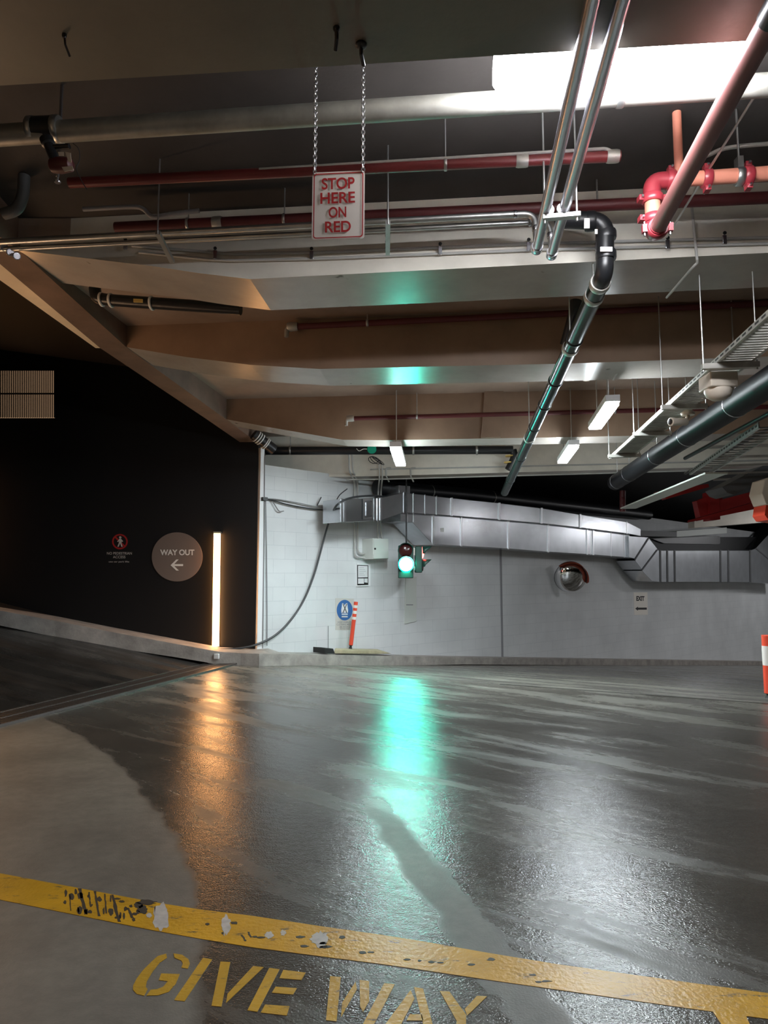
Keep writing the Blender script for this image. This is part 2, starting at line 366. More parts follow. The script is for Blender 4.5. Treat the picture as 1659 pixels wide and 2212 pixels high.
# exit ramp rising beyond the drain
rz = lambda p: 0.25 * max(0.0, (V(p) - g0).cross(gd).z * -1)
def rp(x, y):
    v = V((x, y, 0)) - g0; s = abs(v.x * gd.y - v.y * gd.x); return V((x, y, 0.25 * s))
g2 = g1 + gd * 1.0
q = MB(); q.face([gn, g0, g1, g2, rp(-12, 10.2), rp(-12, gn.y + 1)])
q.build('ramp_floor', 'ramp_asphalt', smooth=False, **S)
# walls
ztop = 2.70
w0 = WC; w1 = WC + WT * 30
q = MB(); q.hexa([w0 - Z * 4 + Z * 3.9, w1 - Z * 3.5, w1 + Z * ztop, w0 + Z * (ztop + .05)], [p - WN * 0.2 for p in (w0 - Z * 0.1, w1 - Z * 3.5, w1 + Z * ztop, w0 + Z * (ztop + .05))])
q.build('wall_back', 'blockwork', smooth=False, **S)
q = MB(); q.abox(-12, WC.x - 0.045, BWY, BWY + 0.2, -0.2, 6.5); q.build('wall_left', 'black_wall', smooth=False, **S)
q = MB(); q.prism([PW(555, 1409, .012), PW(566.5, 1409, .012), PW(571.5, 967, .012), PW(563.5, 967, .012)], -WN * .1); q.build('trim_1', 'white_trim', smooth=False, **S)
q = MB(); q.abox(-12.2, -12, 0, 10, -0.2, 6.5); q.build('wall_ramp', 'black_wall', smooth=False, **S)
q = MB(); q.abox(-3.5, -3.3, -9, 4.85, 0, 3.4); q.build('wall_entry', 'concrete_ceiling', smooth=False, **S)
q = MB(); q.abox(-6, 20, -9.2, -9, 0, 3.6); q.build('wall_rear', 'concrete_ceiling', smooth=False, **S)
q = MB(); q.abox(20, 20.2, -9, 31, -4, 3.6); q.build('wall_right', 'white_trim', smooth=False, **S)
# slabs
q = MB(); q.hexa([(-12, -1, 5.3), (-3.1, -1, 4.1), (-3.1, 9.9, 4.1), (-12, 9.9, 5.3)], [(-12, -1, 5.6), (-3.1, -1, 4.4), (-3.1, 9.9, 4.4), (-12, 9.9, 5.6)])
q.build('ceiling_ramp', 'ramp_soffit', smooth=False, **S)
q = MB(); q.abox(-4, 14, 30, 30.2, -4, 4); q.build('wall_far', 'dark_void', smooth=False, **S)
# low soffit over the viewer
sz = 2.98
ed = [PZ(x, y, sz) for x, y in ((-300, 205), (0, 185), (830, 136), (1060, 121), (1659, 86), (2100, 60))]; ed.append(ed[-1] + (ed[-1] - ed[-2]) * 14)
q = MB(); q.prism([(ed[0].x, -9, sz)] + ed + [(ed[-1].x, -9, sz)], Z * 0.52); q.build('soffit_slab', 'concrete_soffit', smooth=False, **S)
# beams: front outline on a vertical plane, given its real depth
BEAMS = []; BAYZ = 3.35
def beam(name, d, top, bot, width, m):
    a = [PB(*p, d) for p in bot]; zt = top
    BEAMS.append((d, width, a))
    up = [V((p.x, p.y, zt)) for p in a][::-1]; vec = V((BS, 1, 0)).normalized() * width
    q = MB(); n = len(a)
    for i in range(n - 1):
        q.hexa([a[i], a[i + 1], up[n - 2 - i], up[n - 1 - i]], [p + vec for p in (a[i], a[i + 1], up[n - 2 - i], up[n - 1 - i])])
    bm_ = q.build(name, m, smooth=False, **S)
    me = bm_.data; b2 = bmesh.new(); b2.from_mesh(me); bmesh.ops.remove_doubles(b2, verts=b2.verts, dist=1e-4)
    seen = {}
    for f in list(b2.faces): seen.setdefault(tuple(sorted(v.index for v in f.verts)), []).append(f)
    bmesh.ops.delete(b2, geom=[f for k in seen.values() if len(k) > 1 for f in k], context='FACES_ONLY')
    bmesh.ops.recalc_face_normals(b2, faces=b2.faces); b2.to_mesh(me); b2.free()
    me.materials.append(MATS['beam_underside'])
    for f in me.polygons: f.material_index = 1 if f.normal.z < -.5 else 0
beam('beam', 4.2, 3.55, [(-60, 528), (45, 541), (330, 575), (430, 590), (540, 603), (1659, 546), (2300, 513)], 0.52, 'beam_cream')
beam('beam', 5.75, 3.55, [(262, 742), (275, 750), (400, 771), (540, 788), (690, 797), (1240, 785), (1659, 770), (2300, 748)], 0.52, 'concrete_brown')
beam('beam', 8.3, 3.55, [(478, 898), (490, 906), (600, 926), (740, 950), (830, 951), (1240, 944), (1659, 935), (2300, 922)], 0.42, 'concrete_brown')
beam('beam', 10.62, 3.55, [(572, 1031), (720, 1030), (830, 1028), (1240, 1017), (1659, 1006), (2300, 990)], 0.34, 'beam_cream')
def roof(p, r=0.02):             # what a rod standing at p meets first overhead
    for d, w_, a in BEAMS:
        s = p.y + BS * p.x
        if d - r <= s <= d + w_ + r:
            for u, v in zip(a[:-1], a[1:]):
                if u.x <= p.x <= v.x: return u.z + (v.z - u.z) * (p.x - u.x) / (v.x - u.x) - .001
    return 3.498 if p.y < 4.4 else BAYZ - .002 if p.y < 10.9 else 3.298
# edge beam along the ramp opening
ep = [PB(-60, 470, 3.6), PB(45, 543, 4.22), PB(275, 752, 5.77), PB(490, 907, 8.32), PB(566, 964, 9.95)]
ew = V((-0.24, 0, 0))
q = MB()
for i in range(len(ep) - 1):
    a, b = ep[i], ep[i + 1]
    q.hexa([a, b, b + ew, a + ew], [V((p.x, p.y, max(3.55, p.z + .5))) for p in (a, b, b + ew, a + ew)])
q.build('edge_beam', 'concrete_edge', smooth=False, **S)
def slab(name, left, y1, z, m):
    q = MB(); q.prism([V((p[0], p[1], z)) for p in left] + [V((20, y1, z)), V((20, left[0][1], z))], Z * .2); q.build(name, m, smooth=False, **S)
el = [(p.x - .12, p.y) for p in ep]
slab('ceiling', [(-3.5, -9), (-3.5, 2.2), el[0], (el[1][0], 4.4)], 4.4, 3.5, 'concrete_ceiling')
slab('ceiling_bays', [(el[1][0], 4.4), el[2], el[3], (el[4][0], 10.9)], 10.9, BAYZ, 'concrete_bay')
slab('ceiling_far', [(el[4][0], 10.9), (el[4][0], 30)], 30, 3.3, 'dark_void')
q = MB(); fw = [0, .24, .20, .06]
for i in range(2):
    a, b = ep[i] + ew, ep[i + 1] + ew; wa, wb = V((-.2 if i == 0 else -.17, 0, 0)), V((-.17 if i == 0 else -.04, 0, 0))
    q.hexa([a, b, b + wb, a + wa], [p + Z * .3 for p in (a, b, b + wb, a + wa)])
q.build('warm_band_board', 'warm_lit_band', smooth=False, **S)  # pale tapering board added to stand for a band of warm light
# wall joint strip
q = MB(); q.prism([PW(1079, 1180, .0), PW(1082.5, 1180, .0), PW(1086.5, 1420, .0), PW(1083, 1420, .0)], WN * 0.012); q.build('trim_2', 'print_grey', smooth=False, **S)
# kerbs
def kerb_run(name, rows):
    q = MB()
    for (a0, b0, k0), (a1, b1_, k1) in zip(rows[:-1], rows[1:]):
        q.add([b0, b1_, a1, a0, k0, k1], [(0, 1, 2, 3), (3, 2, 5, 4)])
    q.build(name, 'kerb', smooth=True, **S)
rows = []
for px, yt, yb, d in ((-120, 1296, 1318, 8.3), (0, 1319, 1344, 8.55), (120, 1341, 1369, 8.75), (250, 1367, 1393, 8.95), (380, 1391, 1413, 9.1), (440, 1402, 1423, 9.15), (476, 1408, 1430, 9.2)):
    a, b = PY(px, yt, d), PY(px, yb, d); rows.append((a, b - Z * 0.04, V((a.x * BWY / d, BWY + .01, a.z))))
kerb_run('kerb_ramp', rows)
rows = [rows[-1]]
for px, yt, yb, o in ((520, 1411, 1433, None), (560, 1412, 1435, None), (640, 1413, 1435, .40), (700, 1414, 1435, .40), (850, 1417, 1431, .36), (1000, 1420, 1429, .33), (1300, 1424, 1432, .3), (1659, 1429, 1437, .3), (1800, 1431, 1438, .3)):
    if o is None: a, b = PY(px, yt, 9.25), PY(px, yb, 9.25); k = V((a.x, BWY + .01 if px < 550 else 9.95, a.z))
    else:
        a, b = PW(px, yt, o), PW(px, yb, o); k = a - WN * (o + .01)
    rows.append((a, b - Z * 0.05, k))
kerb_run('kerb', rows)
q = MB(); ce = V((-3.02, 3.35, 0)); q.lathe(ce, Z, [(1.02, -0.02), (1.0, 0.10), (0.96, 0.13), (0.01, 0.13)], 64); q.build('kerb_island', 'conduit_grey', **S)

# ================================================================== LIGHTS OF THE PLACE AND ADDED FILL
def batten(label, a, b, width, m, group=None, height=0.07, rods=True, drop=0.012):
    a, b = V(a), V(b); d = (b - a).normalized(); n = d.cross(Z).normalized(); up = n.cross(d)
    if up.z < 0: up = -up
    t = thing('batten_light', label, 'light', (a + b) / 2, group)
    w2 = width / 2
    def prof(p, s, z0, z1): return [p - n * w2 * s + up * z0, p + n * w2 * s + up * z0, p + n * w2 * s + up * z1, p - n * w2 * s + up * z1]
    q = MB(); q.hexa(prof(a, 1, .012, height), prof(b, 1, .012, height)); q.build('housing', 'lamp_body', t)
    e = min(0.05, width * (.12 if drop > .02 else .35)); q = MB(); L = [a, a + d * e, b - d * e, b]; ss = [.85, .98, .98, .85] if drop > .02 else [.55, .96, .96, .55]; zz = [-drop * .8] + [-drop] * 2 + [-drop * .8] if drop > .02 else [.005, -drop, -drop, .005]
    for i in range(3): q.hexa(prof(L[i], ss[i], zz[i], .012), prof(L[i + 1], ss[i + 1], zz[i + 1], .012))
    q.build('diffuser', m, t)
    if rods:
        for p in (a + d * .2, b - d * .2):
            q = MB(); q.cyl(p + up * height, V((p.x, p.y, roof(p))), 0.006, seg=8); q.build('suspension_rod', 'galv', t)
    return t
mz = 3.13
def mainpt(px, py): return PB(px, py, 2.62)
batten('long bright fluorescent batten behind the steel pipes at the slab edge', mainpt(1066, 132), mainpt(1625, 105), 0.11, 'lamp_main', height=0.05, drop=0.085)
batten('lit batten over the ramp signal beside the green disc', PZ(854, 967, 2.62), PZ(866, 1006, 2.62), 0.13, 'lamp_bay', 'battens under the far bays')
batten('lit batten hung nearest the cable tray', PZ(1324, 870, 2.62), PZ(1284, 927, 2.62), 0.12, 'lamp_bay', 'battens under the far bays')
batten('lit batten hung beside the black drain pipe over the duct', PZ(1240, 963, 2.62), PZ(1214, 1000, 2.62), 0.12, 'lamp_bay', 'battens under the far bays')
# unseen battens added to brighten the far wall and ducts
gH = 'added battens outside the view'
for i, (x, y) in enumerate(((9.2, 12.5), (12.2, 16.6), (15.4, 21.0))):
    batten('added fill batten of the hall outside the view', (x, y, 2.78), (x + .13, y + 1.2, 2.78), 0.14, 'lamp_hall_fill', gH)
def led_bar(label, base, top, width, n, group, m='led_warm'):
    base, top, n = V(base), V(top), V(n).normalized(); s = n.cross(Z).normalized() * (width / 2)
    t = thing('led_bar', label, 'light', base, group)
    q = MB(); q.box((base + top) / 2 + n * .014, s * .8, n * .014, (top - base) / 2 + Z * .015); q.build('housing', 'black_paint', t)
    q = MB(); q.box((base + top) / 2 + n * .05, s, n * .022, (top - base) / 2 - Z * .012); q.build('diffuser', m, t, bevel=0.004)
    for p in (base, top):
        q = MB(); q.box(p + n * .036, s * 1.1, n * .036, Z * .012); q.build('end_cap', 'galv_dull', t)
    return t
led_bar('glowing warm vertical light bar on the black wall beside the round sign', PK(467.5, 1397), PK(471, 1151), 0.088, -Y, 'warm light bars')
pb = PK(470, 1397); pt = PK(470, 1151)
for dx, dz in ((-3.75, .95), (-7.2, 1.75)):
    led_bar('warm light bar on the black wall outside the view', pb + V((dx, 0, dz)), pt + V((dx, 0, dz)), 0.088, -Y, 'warm light bars')
led_bar('added warm fill bar on the entry wall outside the view', (-3.3, 4.55, .5), (-3.3, 4.55, 2.6), 0.088, X, 'warm light bars', 'led_entry')
led_bar('added warm fill bar on the entry wall outside the view', (-3.3, -1.2, .5), (-3.3, -1.2, 2.6), 0.088, X, 'warm light bars', 'led_fill')  # dim unseen bar added behind the viewer to light stop sign and beams

# ================================================================== OBJECTS OVERHEAD
# --- stop sign on chains
SD = 2.66
def PS(px, py): return PY(px, py, SD)
t = thing('hanging_sign', 'white hanging sign reading STOP HERE ON RED in red letters', 'sign', PS(729, 517))
cor = [(673, 519), (787, 515), (788, 368), (675, 373)]
def rounded(cs, r, fn, n=5):
    cs = [V((x, y, 0)) for x, y in cs]; out = []
    for i in range(len(cs)):
        a, b, c = cs[i - 1], cs[i], cs[(i + 1) % len(cs)]; p = b + (a - b).normalized() * r; q = b + (c - b).normalized() * r
        for j in range(n + 1):
            k = j / n; z = p * (1 - k) ** 2 + b * 2 * k * (1 - k) + q * k * k; out.append(fn(z.x, z.y))
    return out
def shrink(cs, k):
    mx = sum(c[0] for c in cs) / len(cs); my = sum(c[1] for c in cs) / len(cs)
    return [(x - k * (1 if x > mx else -1), y - k * (1 if y > my else -1)) for x, y in cs]
q = MB(); q.prism(rounded(cor, 8, PS), Y * 0.004); q.build('plate', 'sign_white', t)
o_, i_ = rounded(shrink(cor, 3), 7, PS), rounded(shrink(cor, 5.2), 6, PS); n = len(o_)
q = MB(); q.add([p - Y * .0012 for p in o_ + i_], [(i, (i + 1) % n, n + (i + 1) % n, n + i) for i in range(n)]); q.build('border', 'sign_red', t, smooth=False)
def PSL(px, py): return PS(px, py - (px - 730) * 0.04)
for s_, bx in (('STOP', (695, 384, 766, 409)), ('HERE', (692, 415.5, 767, 439.5)), ('ON', (710, 447, 748, 470.5)), ('RED', (702, 478, 758, 502))):
    textpx(s_, bx, PSL, 'sign_red', t, bold=0.02, thick=.0016)
for px, py in ((680, 376), (784, 371)):
    p0 = PS(px, py); nl = 46; q = MB(); step_ = (3.5 - p0.z) / nl
    for k in range(nl):
        c = p0 + Z * (step_ * (k + .5)); ax = X if k % 2 else Y; L = []
        for j in range(11):
            a = 2 * math.pi * j / 10; L.append(c + (Y if k % 2 else X) * (0.0065 * math.cos(a)) * (0.9 if k % 2 else 1) + Z * (step_ * .72) * math.sin(a) + ax * .002 * math.cos(a))
        q.tube(L, 0.0021, 6, cap=False)
    q.build('chain', 'chrome', t)
# --- anchors left in the soffit
for lab, px, py, dx, r in (('dark bent anchor bolt in the soffit near the slab edge', 727, 60, -3, .012), ('dark round anchor plate with bolt above the sign chain', 780, 95, 4, .02), ('small rusty hook in the brown soffit', 139, 74, 0, .008)):
    p = PZ(px, py, sz); t = thing('anchor_bolt', lab, 'bolt', p)
    q = MB(); q.lathe(p, -Z, [(r, 0), (r, .008), (r * .6, .014)], 14); q.build('washer', 'pvc_black', t)
    q = MB(); q.tube([p, p - Z * .03 + Y * .01, p - Z * .045 + Y * .045 + X * dx * .002], .007 if r > .01 else .004, 8); q.build('stud', 'pvc_black', t)
# --- big galvanised pipe across the recess
gp = lambda px, py: PB(px, py, 2.85)
A, B = gp(-250, 309), gp(1900, 168); B = A + (B - A) * 2.2; dv = (B - A).normalized(); r = 0.047
t = thing('galvanised_pipe', 'thick galvanised steel pipe crossing the recess under the slab', 'pipe', A)
q = MB(); q.cyl(A, B, r, seg=28); q.build('pipe_run', 'galv_pipe', t)
for px, py in ((1340, 204.5),):
    c = gp(px, py); q = MB(); q.ring(c, dv, r, .03, .006); q.build('pipe_band', 'galv', t)
    q = MB(); q.cyl(c + Z * r, V((c.x, c.y, roof(c))), .006, seg=8); q.build('hanger_rod', 'galv', t)
# valve hung from it
cA, cB = gp(72, 281), gp(125, 279); vm_ = (cA + cB) / 2
t = thing('valve', 'black pipe branch with red valve body and white tags on the thick pipe', 'valve', vm_)
for c in (cA, cB):
    q = MB(); q.ring(c, dv, r, .034, .013); q.build('coupling', 'galv', t, label='silver clamp coupling')
q = MB(); q.cyl(cA + dv * .01, cB - dv * .01, r + .010); q.build('tee_body', 'pvc_black', t)
pv = lambda px, py: PB(px, py, 2.80)
q = MB(); q.tube(fillet([pv(100, 300), pv(108, 320), pv(120, 349)], .02), [.03] * 2 + [.022] * 8, 16); q.tube([pv(112, 318), pv(150, 316)], .012, 12); q.build('neck', 'pvc_black', t)
q = MB(); c = pv(132, 357); q.lathe(c - dv * .055, dv, [(.012, 0), (.03, .012), (.036, .05), (.03, .1), (.012, .112)], 18); q.build('valve_body', 'red_dark', t)
for ps in (((134, 340), (146, 340), (146, 348), (136, 348)), ((142, 372), (165, 370), (167, 378), (148, 382)), ((150, 340), (161, 342), (163, 362), (156, 360))):
    q = MB(); q.prism([pv(*p) - Y * .04 for p in ps], Y * .003); q.build('tag', 'cream_plastic', t)
q = MB(); q.tube(smooth_path([pv(158, 310), pv(170, 322), pv(172, 345), pv(165, 365), pv(176, 390), pv(188, 410)]), .002, 6); q.build('wire', 'cable', t)
q = MB(); c = PB(124, 395, 3.0); q.lathe(c, Z, [(.014, 0), (.016, .006), (.006, .012), (.006, .03)], 12); q.cyl(c + Z * .03, V((c.x, c.y, roof(c))), .008, seg=8)
q.build('fire_sprinkler', 'chrome', None, 'tiny bright sprinkler head under the red valve', 'sprinkler')
q = MB(); q.tube(fillet([PB(52, 380, 3.7), PB(50, 425, 3.7), PB(36, 455, 3.7), PB(8, 462, 3.7)], .08), .034, 16); q.build('pipe_elbow', 'duct_seal', None, 'dim grey pipe elbow in the dark recess above the conduits', 'pipe')
# --- red sprinkler mains in the recess
def main_pipe(label, pts, d, rr, m, clips, couplings=()):
    P = [PB(*p, d) for p in pts]; dv = (P[-1] - P[0]).normalized(); t = thing('sprinkler_pipe', label, 'pipe', P[0])
    q = MB(); q.tube(P, rr, 18); q.build('pipe_run', m, t)
    zz = lambda px: P[0] + (P[-1] - P[0]) * ((px - pts[0][0]) / (pts[-1][0] - pts[0][0]))
    for px in clips:
        c = zz(px); q = MB(); q.ring(c, dv, rr, .016, .005, 18); q.cyl(c + Z * rr, V((c.x, c.y, roof(c))), .004, seg=8); q.build('clip', 'galv', t)
    for px in couplings:
        c = zz(px); q = MB(); q.ring(c, dv, rr, .06, .006, 18); q.build('coupling', 'galv_dull', t)
    return t
main_pipe('dark red sprinkler pipe under the thick galvanised pipe', [(150, 395), (1340, 337)], 3.4, .027, 'red_paint', (982,), (1141, 1325))
q = MB(); P = [PB(*p, 3.38) for p in ((560, 366), (1308, 321), (1320, 326), (1330, 340))]; q.tube(fillet(P, .03), .0085, 10); q.build('conduit', 'conduit_grey', None, 'thin grey conduit running on top of the dark red pipe', 'conduit')
main_pipe('dark maroon sprinkler pipe just above the paired conduits', [(250, 492), (1700, 425)], 3.98, .034, 'red_dark', (420, 640), (488,))
q = MB(); P = [PB(*p, 3.9) for p in ((180, 452), (285, 447), (310, 452), (330, 468), (372, 462), (430, 455))]; q.tube(smooth_path(P), .014, 10); q.build('conduit', 'print_grey', None, 'short bent conduit beside the maroon pipe in shadow', 'conduit')
# --- paired steel pipes turning towards the viewer
tz = 2.95
for k, (lab, pe, pn, leg, lft, tail) in enumerate((
    ('upper of the paired steel pipes bending down at the trapeze bracket', (1159, 540), (1294, -60), (1154, 468), (1120, 462), (-200, 533)),
    ('lower of the paired steel pipes bending down at the trapeze bracket', (1191, 552), (1362, -60), (1190, 485), (1150, 478), (-200, 549)))):
    e0 = PZ(*pe, tz); n0 = PZ(*pn, tz); n0 = e0 + (n0 - e0) * 3.2; d_ = e0.y + BS * e0.x
    zc = PB(*leg, d_ + .02).z + .02
    top = V((e0.x, e0.y + .02, zc)); lf = PB(*tail, d_ + .02)
    t = thing('steel_pipe', lab, 'pipe', e0)
    rr = .027
    q = MB(); q.cyl(n0, e0, rr, seg=22); q.build('pipe_run', 'chrome', t)
    q = MB(); q.lathe(e0, (e0 - n0), [(rr + .004, -.05), (rr + .005, -.04), (rr + .004, .0), (rr * .6, .028), (.002, .034)], 20); q.build('end_elbow', 'chrome', t)
    q = MB(); q.tube(fillet([e0, top, lf], .07), .0185 if k == 0 else .015, 18); q.build('pipe_run', 'galv', t)
    for c in (e0 + Z * (zc - tz) * .55,):
        q = MB(); q.ring(c, Z, .0185, .03, .005, 18); q.build('coupling', 'chrome', t)
    c = top + (lf - top).normalized() * .11; q = MB(); q.ring(c, lf - top, .0185, .02, .004, 18); q.build('coupling', 'chrome', t)
    for j in range(1, 5):
        pass
# trapeze bracket
ta, tb = PB(1158, 470, 3.58), PB(1254, 464, 3.58); tzv = PZ(1200, 466, 2.92)
ta = V((ta.x * .985, PZ(1158, 471, 2.912).y, 2.912)); tb = PZ(1254, 464, 2.912)
t = thing('trapeze_bracket', 'galvanised strut on two threaded rods carrying the paired steel pipes', 'bracket', ta)
dv = (tb - ta).normalized(); q = MB(); q.box((ta + tb) / 2, (tb - ta) / 2, dv.cross(Z) * .018, Z * .012); q.build('strut', 'galv', t, bevel=.002)
for px in (1164, 1245):
    c = ta + (tb - ta) * ((px - 1158) / 96); q = MB(); q.cyl(c - Z * .03, V((c.x, c.y, roof(c))), .006, seg=10); q.build('threaded_rod', 'galv', t)
for px in (1172, 1210):
    c = ta + (tb - ta) * ((px - 1158) / 96) + Z * .036; q = MB(); q.ring(c, PD, .027, .02, .005, 18); q.build('pipe_clamp', 'galv', t)
# hangers of the paired conduits
for lab, px, py in (('perforated hanger bracket beside the stop sign', 838, 492), ('perforated hanger bracket on a rod in the shaded recess', 340, 513)):
    c = PB(px, py, 3.62); t = thing('hanger_bracket', lab, 'bracket', c)
    q = MB(); q.cyl(c + Z * .02, V((c.x, c.y, roof(c))), .005, seg=8); q.build('threaded_rod', 'galv', t)
    q = MB(); a_ = c + Z * .03; b_ = c + Y * .28 - Z * .012; q.box((a_ + b_) / 2, X * .013, (b_ - a_) / 2, Z * .012)
    q.build('strut', 'galv', t)
    q = MB()
    for j in range(4): q.lathe(a_ + (b_ - a_) * (.2 + .2 * j) - X * .0135, -X, [(.006, 0), (.006, .0015)], 10)
    q.build('slot', 'pvc_black', t)
# steel cluster at the beam end
t = thing('pipe_coupling', 'shiny steel clamp cluster where the paired conduits meet the ramp beam', 'coupling', PB(25, 545, 3.9))
for j, (px, py) in enumerate(((10, 535), (22, 545), (36, 553))):
    c = PB(px, py, 3.9); q = MB(); q.ring(c, V((.7, -.7, -.3)), .018, .008, .006, 18); q.build('clamp_ring', 'chrome', t)
# --- conduits and clips on the cream beam
for lab, pts in (('upper thin conduit along the cream beam', ((285, 531), (455, 545), (500, 549), (690, 545), (1130, 527), (1700, 512))), ('lower thin conduit along the cream beam', ((300, 545), (455, 561), (500, 563), (690, 559), (1130, 541), (1700, 525)))):
    q = MB(); q.tube(fillet([PB(*p, 4.185) for p in pts], .05), .009, 10)
    q.build('conduit', 'conduit_grey', None, lab + ' face', 'conduit')
for j, (px, py) in enumerate(((271, 532), (465, 552), (673, 553), (951, 543), (1142, 534), (1290, 535), (1442, 530), (1565, 520))):
    labs = ('in the dark corner near the ramp', 'at the bend of the conduits', 'straight below the stop sign', 'halfway between stop sign and steel pipes', 'just behind the paired steel pipes', 'beside the black drain pipe', 'below the red pipe elbow', 'beside the vertical white conduit')
    c = PB(px, py, 4.17); t = thing('conduit_clip', 'small steel clip on the cream beam ' + labs[j], 'clip', c, 'conduit clips on the cream beam')
    q = MB(); q.box(c + Z * .005, X * .012, Y * .006, Z * .028); q.build('saddle', 'chrome', t, bevel=.002)
    q = MB(); q.lathe(c + Z * .045 - Y * .004, -Y, [(.011, 0), (.011, .006), (.004, .008)], 12); q.build('eyelet', 'pvc_black', t)
q = MB(); q.tube([PB(1493, 435, 4.18), PB(1506, 562, 4.16), PB(1506, 568, 4.18)], .008, 8)
p = PB(1506, 568, 4.18); zb = p.z; q.tube(fillet([p, PZ(1496, 578, zb - .012), PZ(1440, 643, zb - .012)], .02), .008, 8); q.build('conduit', 'conduit_grey', None, 'thin white conduit dropping down the cream beam and across its underside', 'conduit')
# --- black drain pipe
e1 = PB(1306, 590, 3.95)
dz = e1.z
u1 = PB(1308, 478, 3.93); u0 = PB(1200, 474, 3.93)
far_ = PY(1090, 1064, 10.2)
t = thing('drain_pipe', 'glossy black plastic drain pipe sloping down from a double elbow to the duct', 'pipe', e1)
mid0 = e1 + (far_ - e1).normalized() * .12
q = MB(); q.cyl(mid0, far_, .055, seg=26); q.build('pipe_run', 'pvc_glossy', t)
q = MB(); q.tube(fillet([u0, u1, e1, mid0], .085, 9), .050, 24); q.build('elbow_run', 'pvc_black', t)
for (px, py) in ((1309, 508), (1309, 552)):
    c = PB(px, py, 3.94); q = MB(); q.ring(c, Z, .05, .05, .008); q.build('socket_collar', 'pvc_black', t)
c = PB(1275, 478, 3.93); q = MB(); q.ring(c, BD, .05, .05, .008); q.build('socket_collar', 'pvc_black', t)
for px, py, a, b in ((1268, 482, 6, 11), (1288, 500, 3, 5), (1310, 538, 13, 5)):
    c = PB(px, py, 3.87); q = MB(); q.prism([PB(px - a, py - b, 3.868), PB(px + a, py - b, 3.868), PB(px + a, py + b, 3.868), PB(px - a, py + b, 3.868)], Y * .006); q.build('label', 'label_white', t)
ax = (far_ - mid0).normalized()
for py, big in ((612, 1), (640, 1), (732, 0), (752, 1), (822, 0), (874, 0), (922, 0), (946, 1), (988, 0), (1036, 0)):
    k = (py - 600) / (1064 - 600); lo, hi = 0, 1
    for _ in range(40):
        m_ = (lo + hi) / 2; p = mid0 + (far_ - mid0) * m_
        rr = p - O; yy = CY - FPX * ((rr.z * cP - rr.y * sP) / (rr.y * cP + rr.z * sP))
        if yy < py: lo = m_
        else: hi = m_
    p = mid0 + (far_ - mid0) * lo; q = MB(); q.ring(p, ax, .0545, .05 if big else .02, .007); q.build('collar' if not big else 'clamp', 'galv_dull' if big else 'pvc_black', t)
    if big: q = MB(); q.cyl(p + Z * .06, V((p.x, p.y, roof(p))), .006, seg=8); q.build('hanger_rod', 'galv', t)
# side branch hanging behind it
q = MB(); q.tube(fillet([PB(1244, 650, 5.2), PB(1240, 680, 5.2), PB(1222, 745, 5.3)], .05), .045, 14); q.build('vent_pipe', 'pvc_black', None, 'black vent pipe stub behind the sloping drain pipe', 'pipe')
# --- red grooved pipework
rzv = 2.85
d0 = PZ(1412, 508, rzv); d1 = PZ(1668, 38, rzv); dd = d0.y + BS * d0.x
dn = d0 + (d1 - d0) * 1.9
hz = PB(1402, 392, dd).z
up = V((d0.x, d0.y, hz)); rt = V((4.5, d0.y - BS * (4.5 - d0.x), hz + .05))
t = thing('fire_main', 'red grooved fire pipe with two elbows dropping into a diagonal run', 'pipe', d0)
q = MB(); q.cyl(d0 + (d1 - d0).normalized() * .06, dn, .039, seg=24); q.build('pipe_run', 'red_faded', t)
q = MB(); q.cyl(d0 + Z * .06, up - Z * .06, .038, seg=24); q.build('drop_pipe', 'red_orange', t)
q = MB(); q.cyl(up + BD * .06, rt, .036, seg=24); q.build('branch_pipe', 'red_orange', t)
q = MB(); q.tube(fillet([d0 + (d1 - d0).normalized() * .1, d0, d0 + Z * .1], .07), .043, 22); q.build('elbow', 'red_coupling', t)
q = MB(); q.tube(fillet([up - Z * .1, up, up + BD * .1], .08), .043, 22); q.build('elbow', 'red_coupling', t)
def groove(c, ax, rr):
    ax = V(ax).normalized(); q = MB(); q.ring(c, ax, rr, .042, .015, 22); cp = q.build('coupling', 'red_coupling', t)
    s = ax.cross(Y if abs(ax.y) < .8 else Z).normalized()
    for g_ in (-1, 1):
        q = MB(); q.box(c + s * g_ * (rr + .02), s * .014, ax * .014, s.cross(ax) * .02); q.build('lug', 'red_coupling', cp)
        q = MB(); q.cyl(c + s * g_ * (rr + .022) - s.cross(ax) * .036, c + s * g_ * (rr + .022) + s.cross(ax) * .036, .006, seg=8); q.build('bolt', 'chrome', cp)
groove(up + BD * .095, BD, .036); groove(up - Z * .095, Z, .038); groove(d0 + Z * .085, Z, .038); groove(d0 + (d1 - d0).normalized() * .07, d1 - d0, .039)
groove(up + BD * .27, BD, .036); groove(up + BD * .47, BD, .036)
c = up + BD * .43; q = MB(); q.ring(c, BD, .036, .035, .01); q.box(c + Z * .07, BD * .014, Y * .02, Z * .03); q.cyl(c + Z * .06, V((c.x, c.y, roof(c))), .006, seg=8); q.build('pipe_hanger', 'galv', t)
rs = PB(1468, 392, dd); q = MB(); q.cyl(V((rs.x, rs.y, hz)), V((rs.x, rs.y, 3.5)), .022, seg=18); q.build('riser_pipe', 'red_orange', t, label='pale salmon riser pipe')
c = d0 + (d1 - d0) * .995; q = MB(); q.cyl(c, dn, .044, seg=22); q.build('coupling_sleeve', 'pvc_black', t)
q = MB(); q.tube(smooth_path([PB(1500, 345, 3.6), PB(1530, 335, 3.6), PB(1580, 318, 3.6), PB(1720, 306, 3.6)]), .011, 10); q.build('conduit', 'conduit_grey', None, 'grey bent conduit above the red fire pipe', 'conduit')
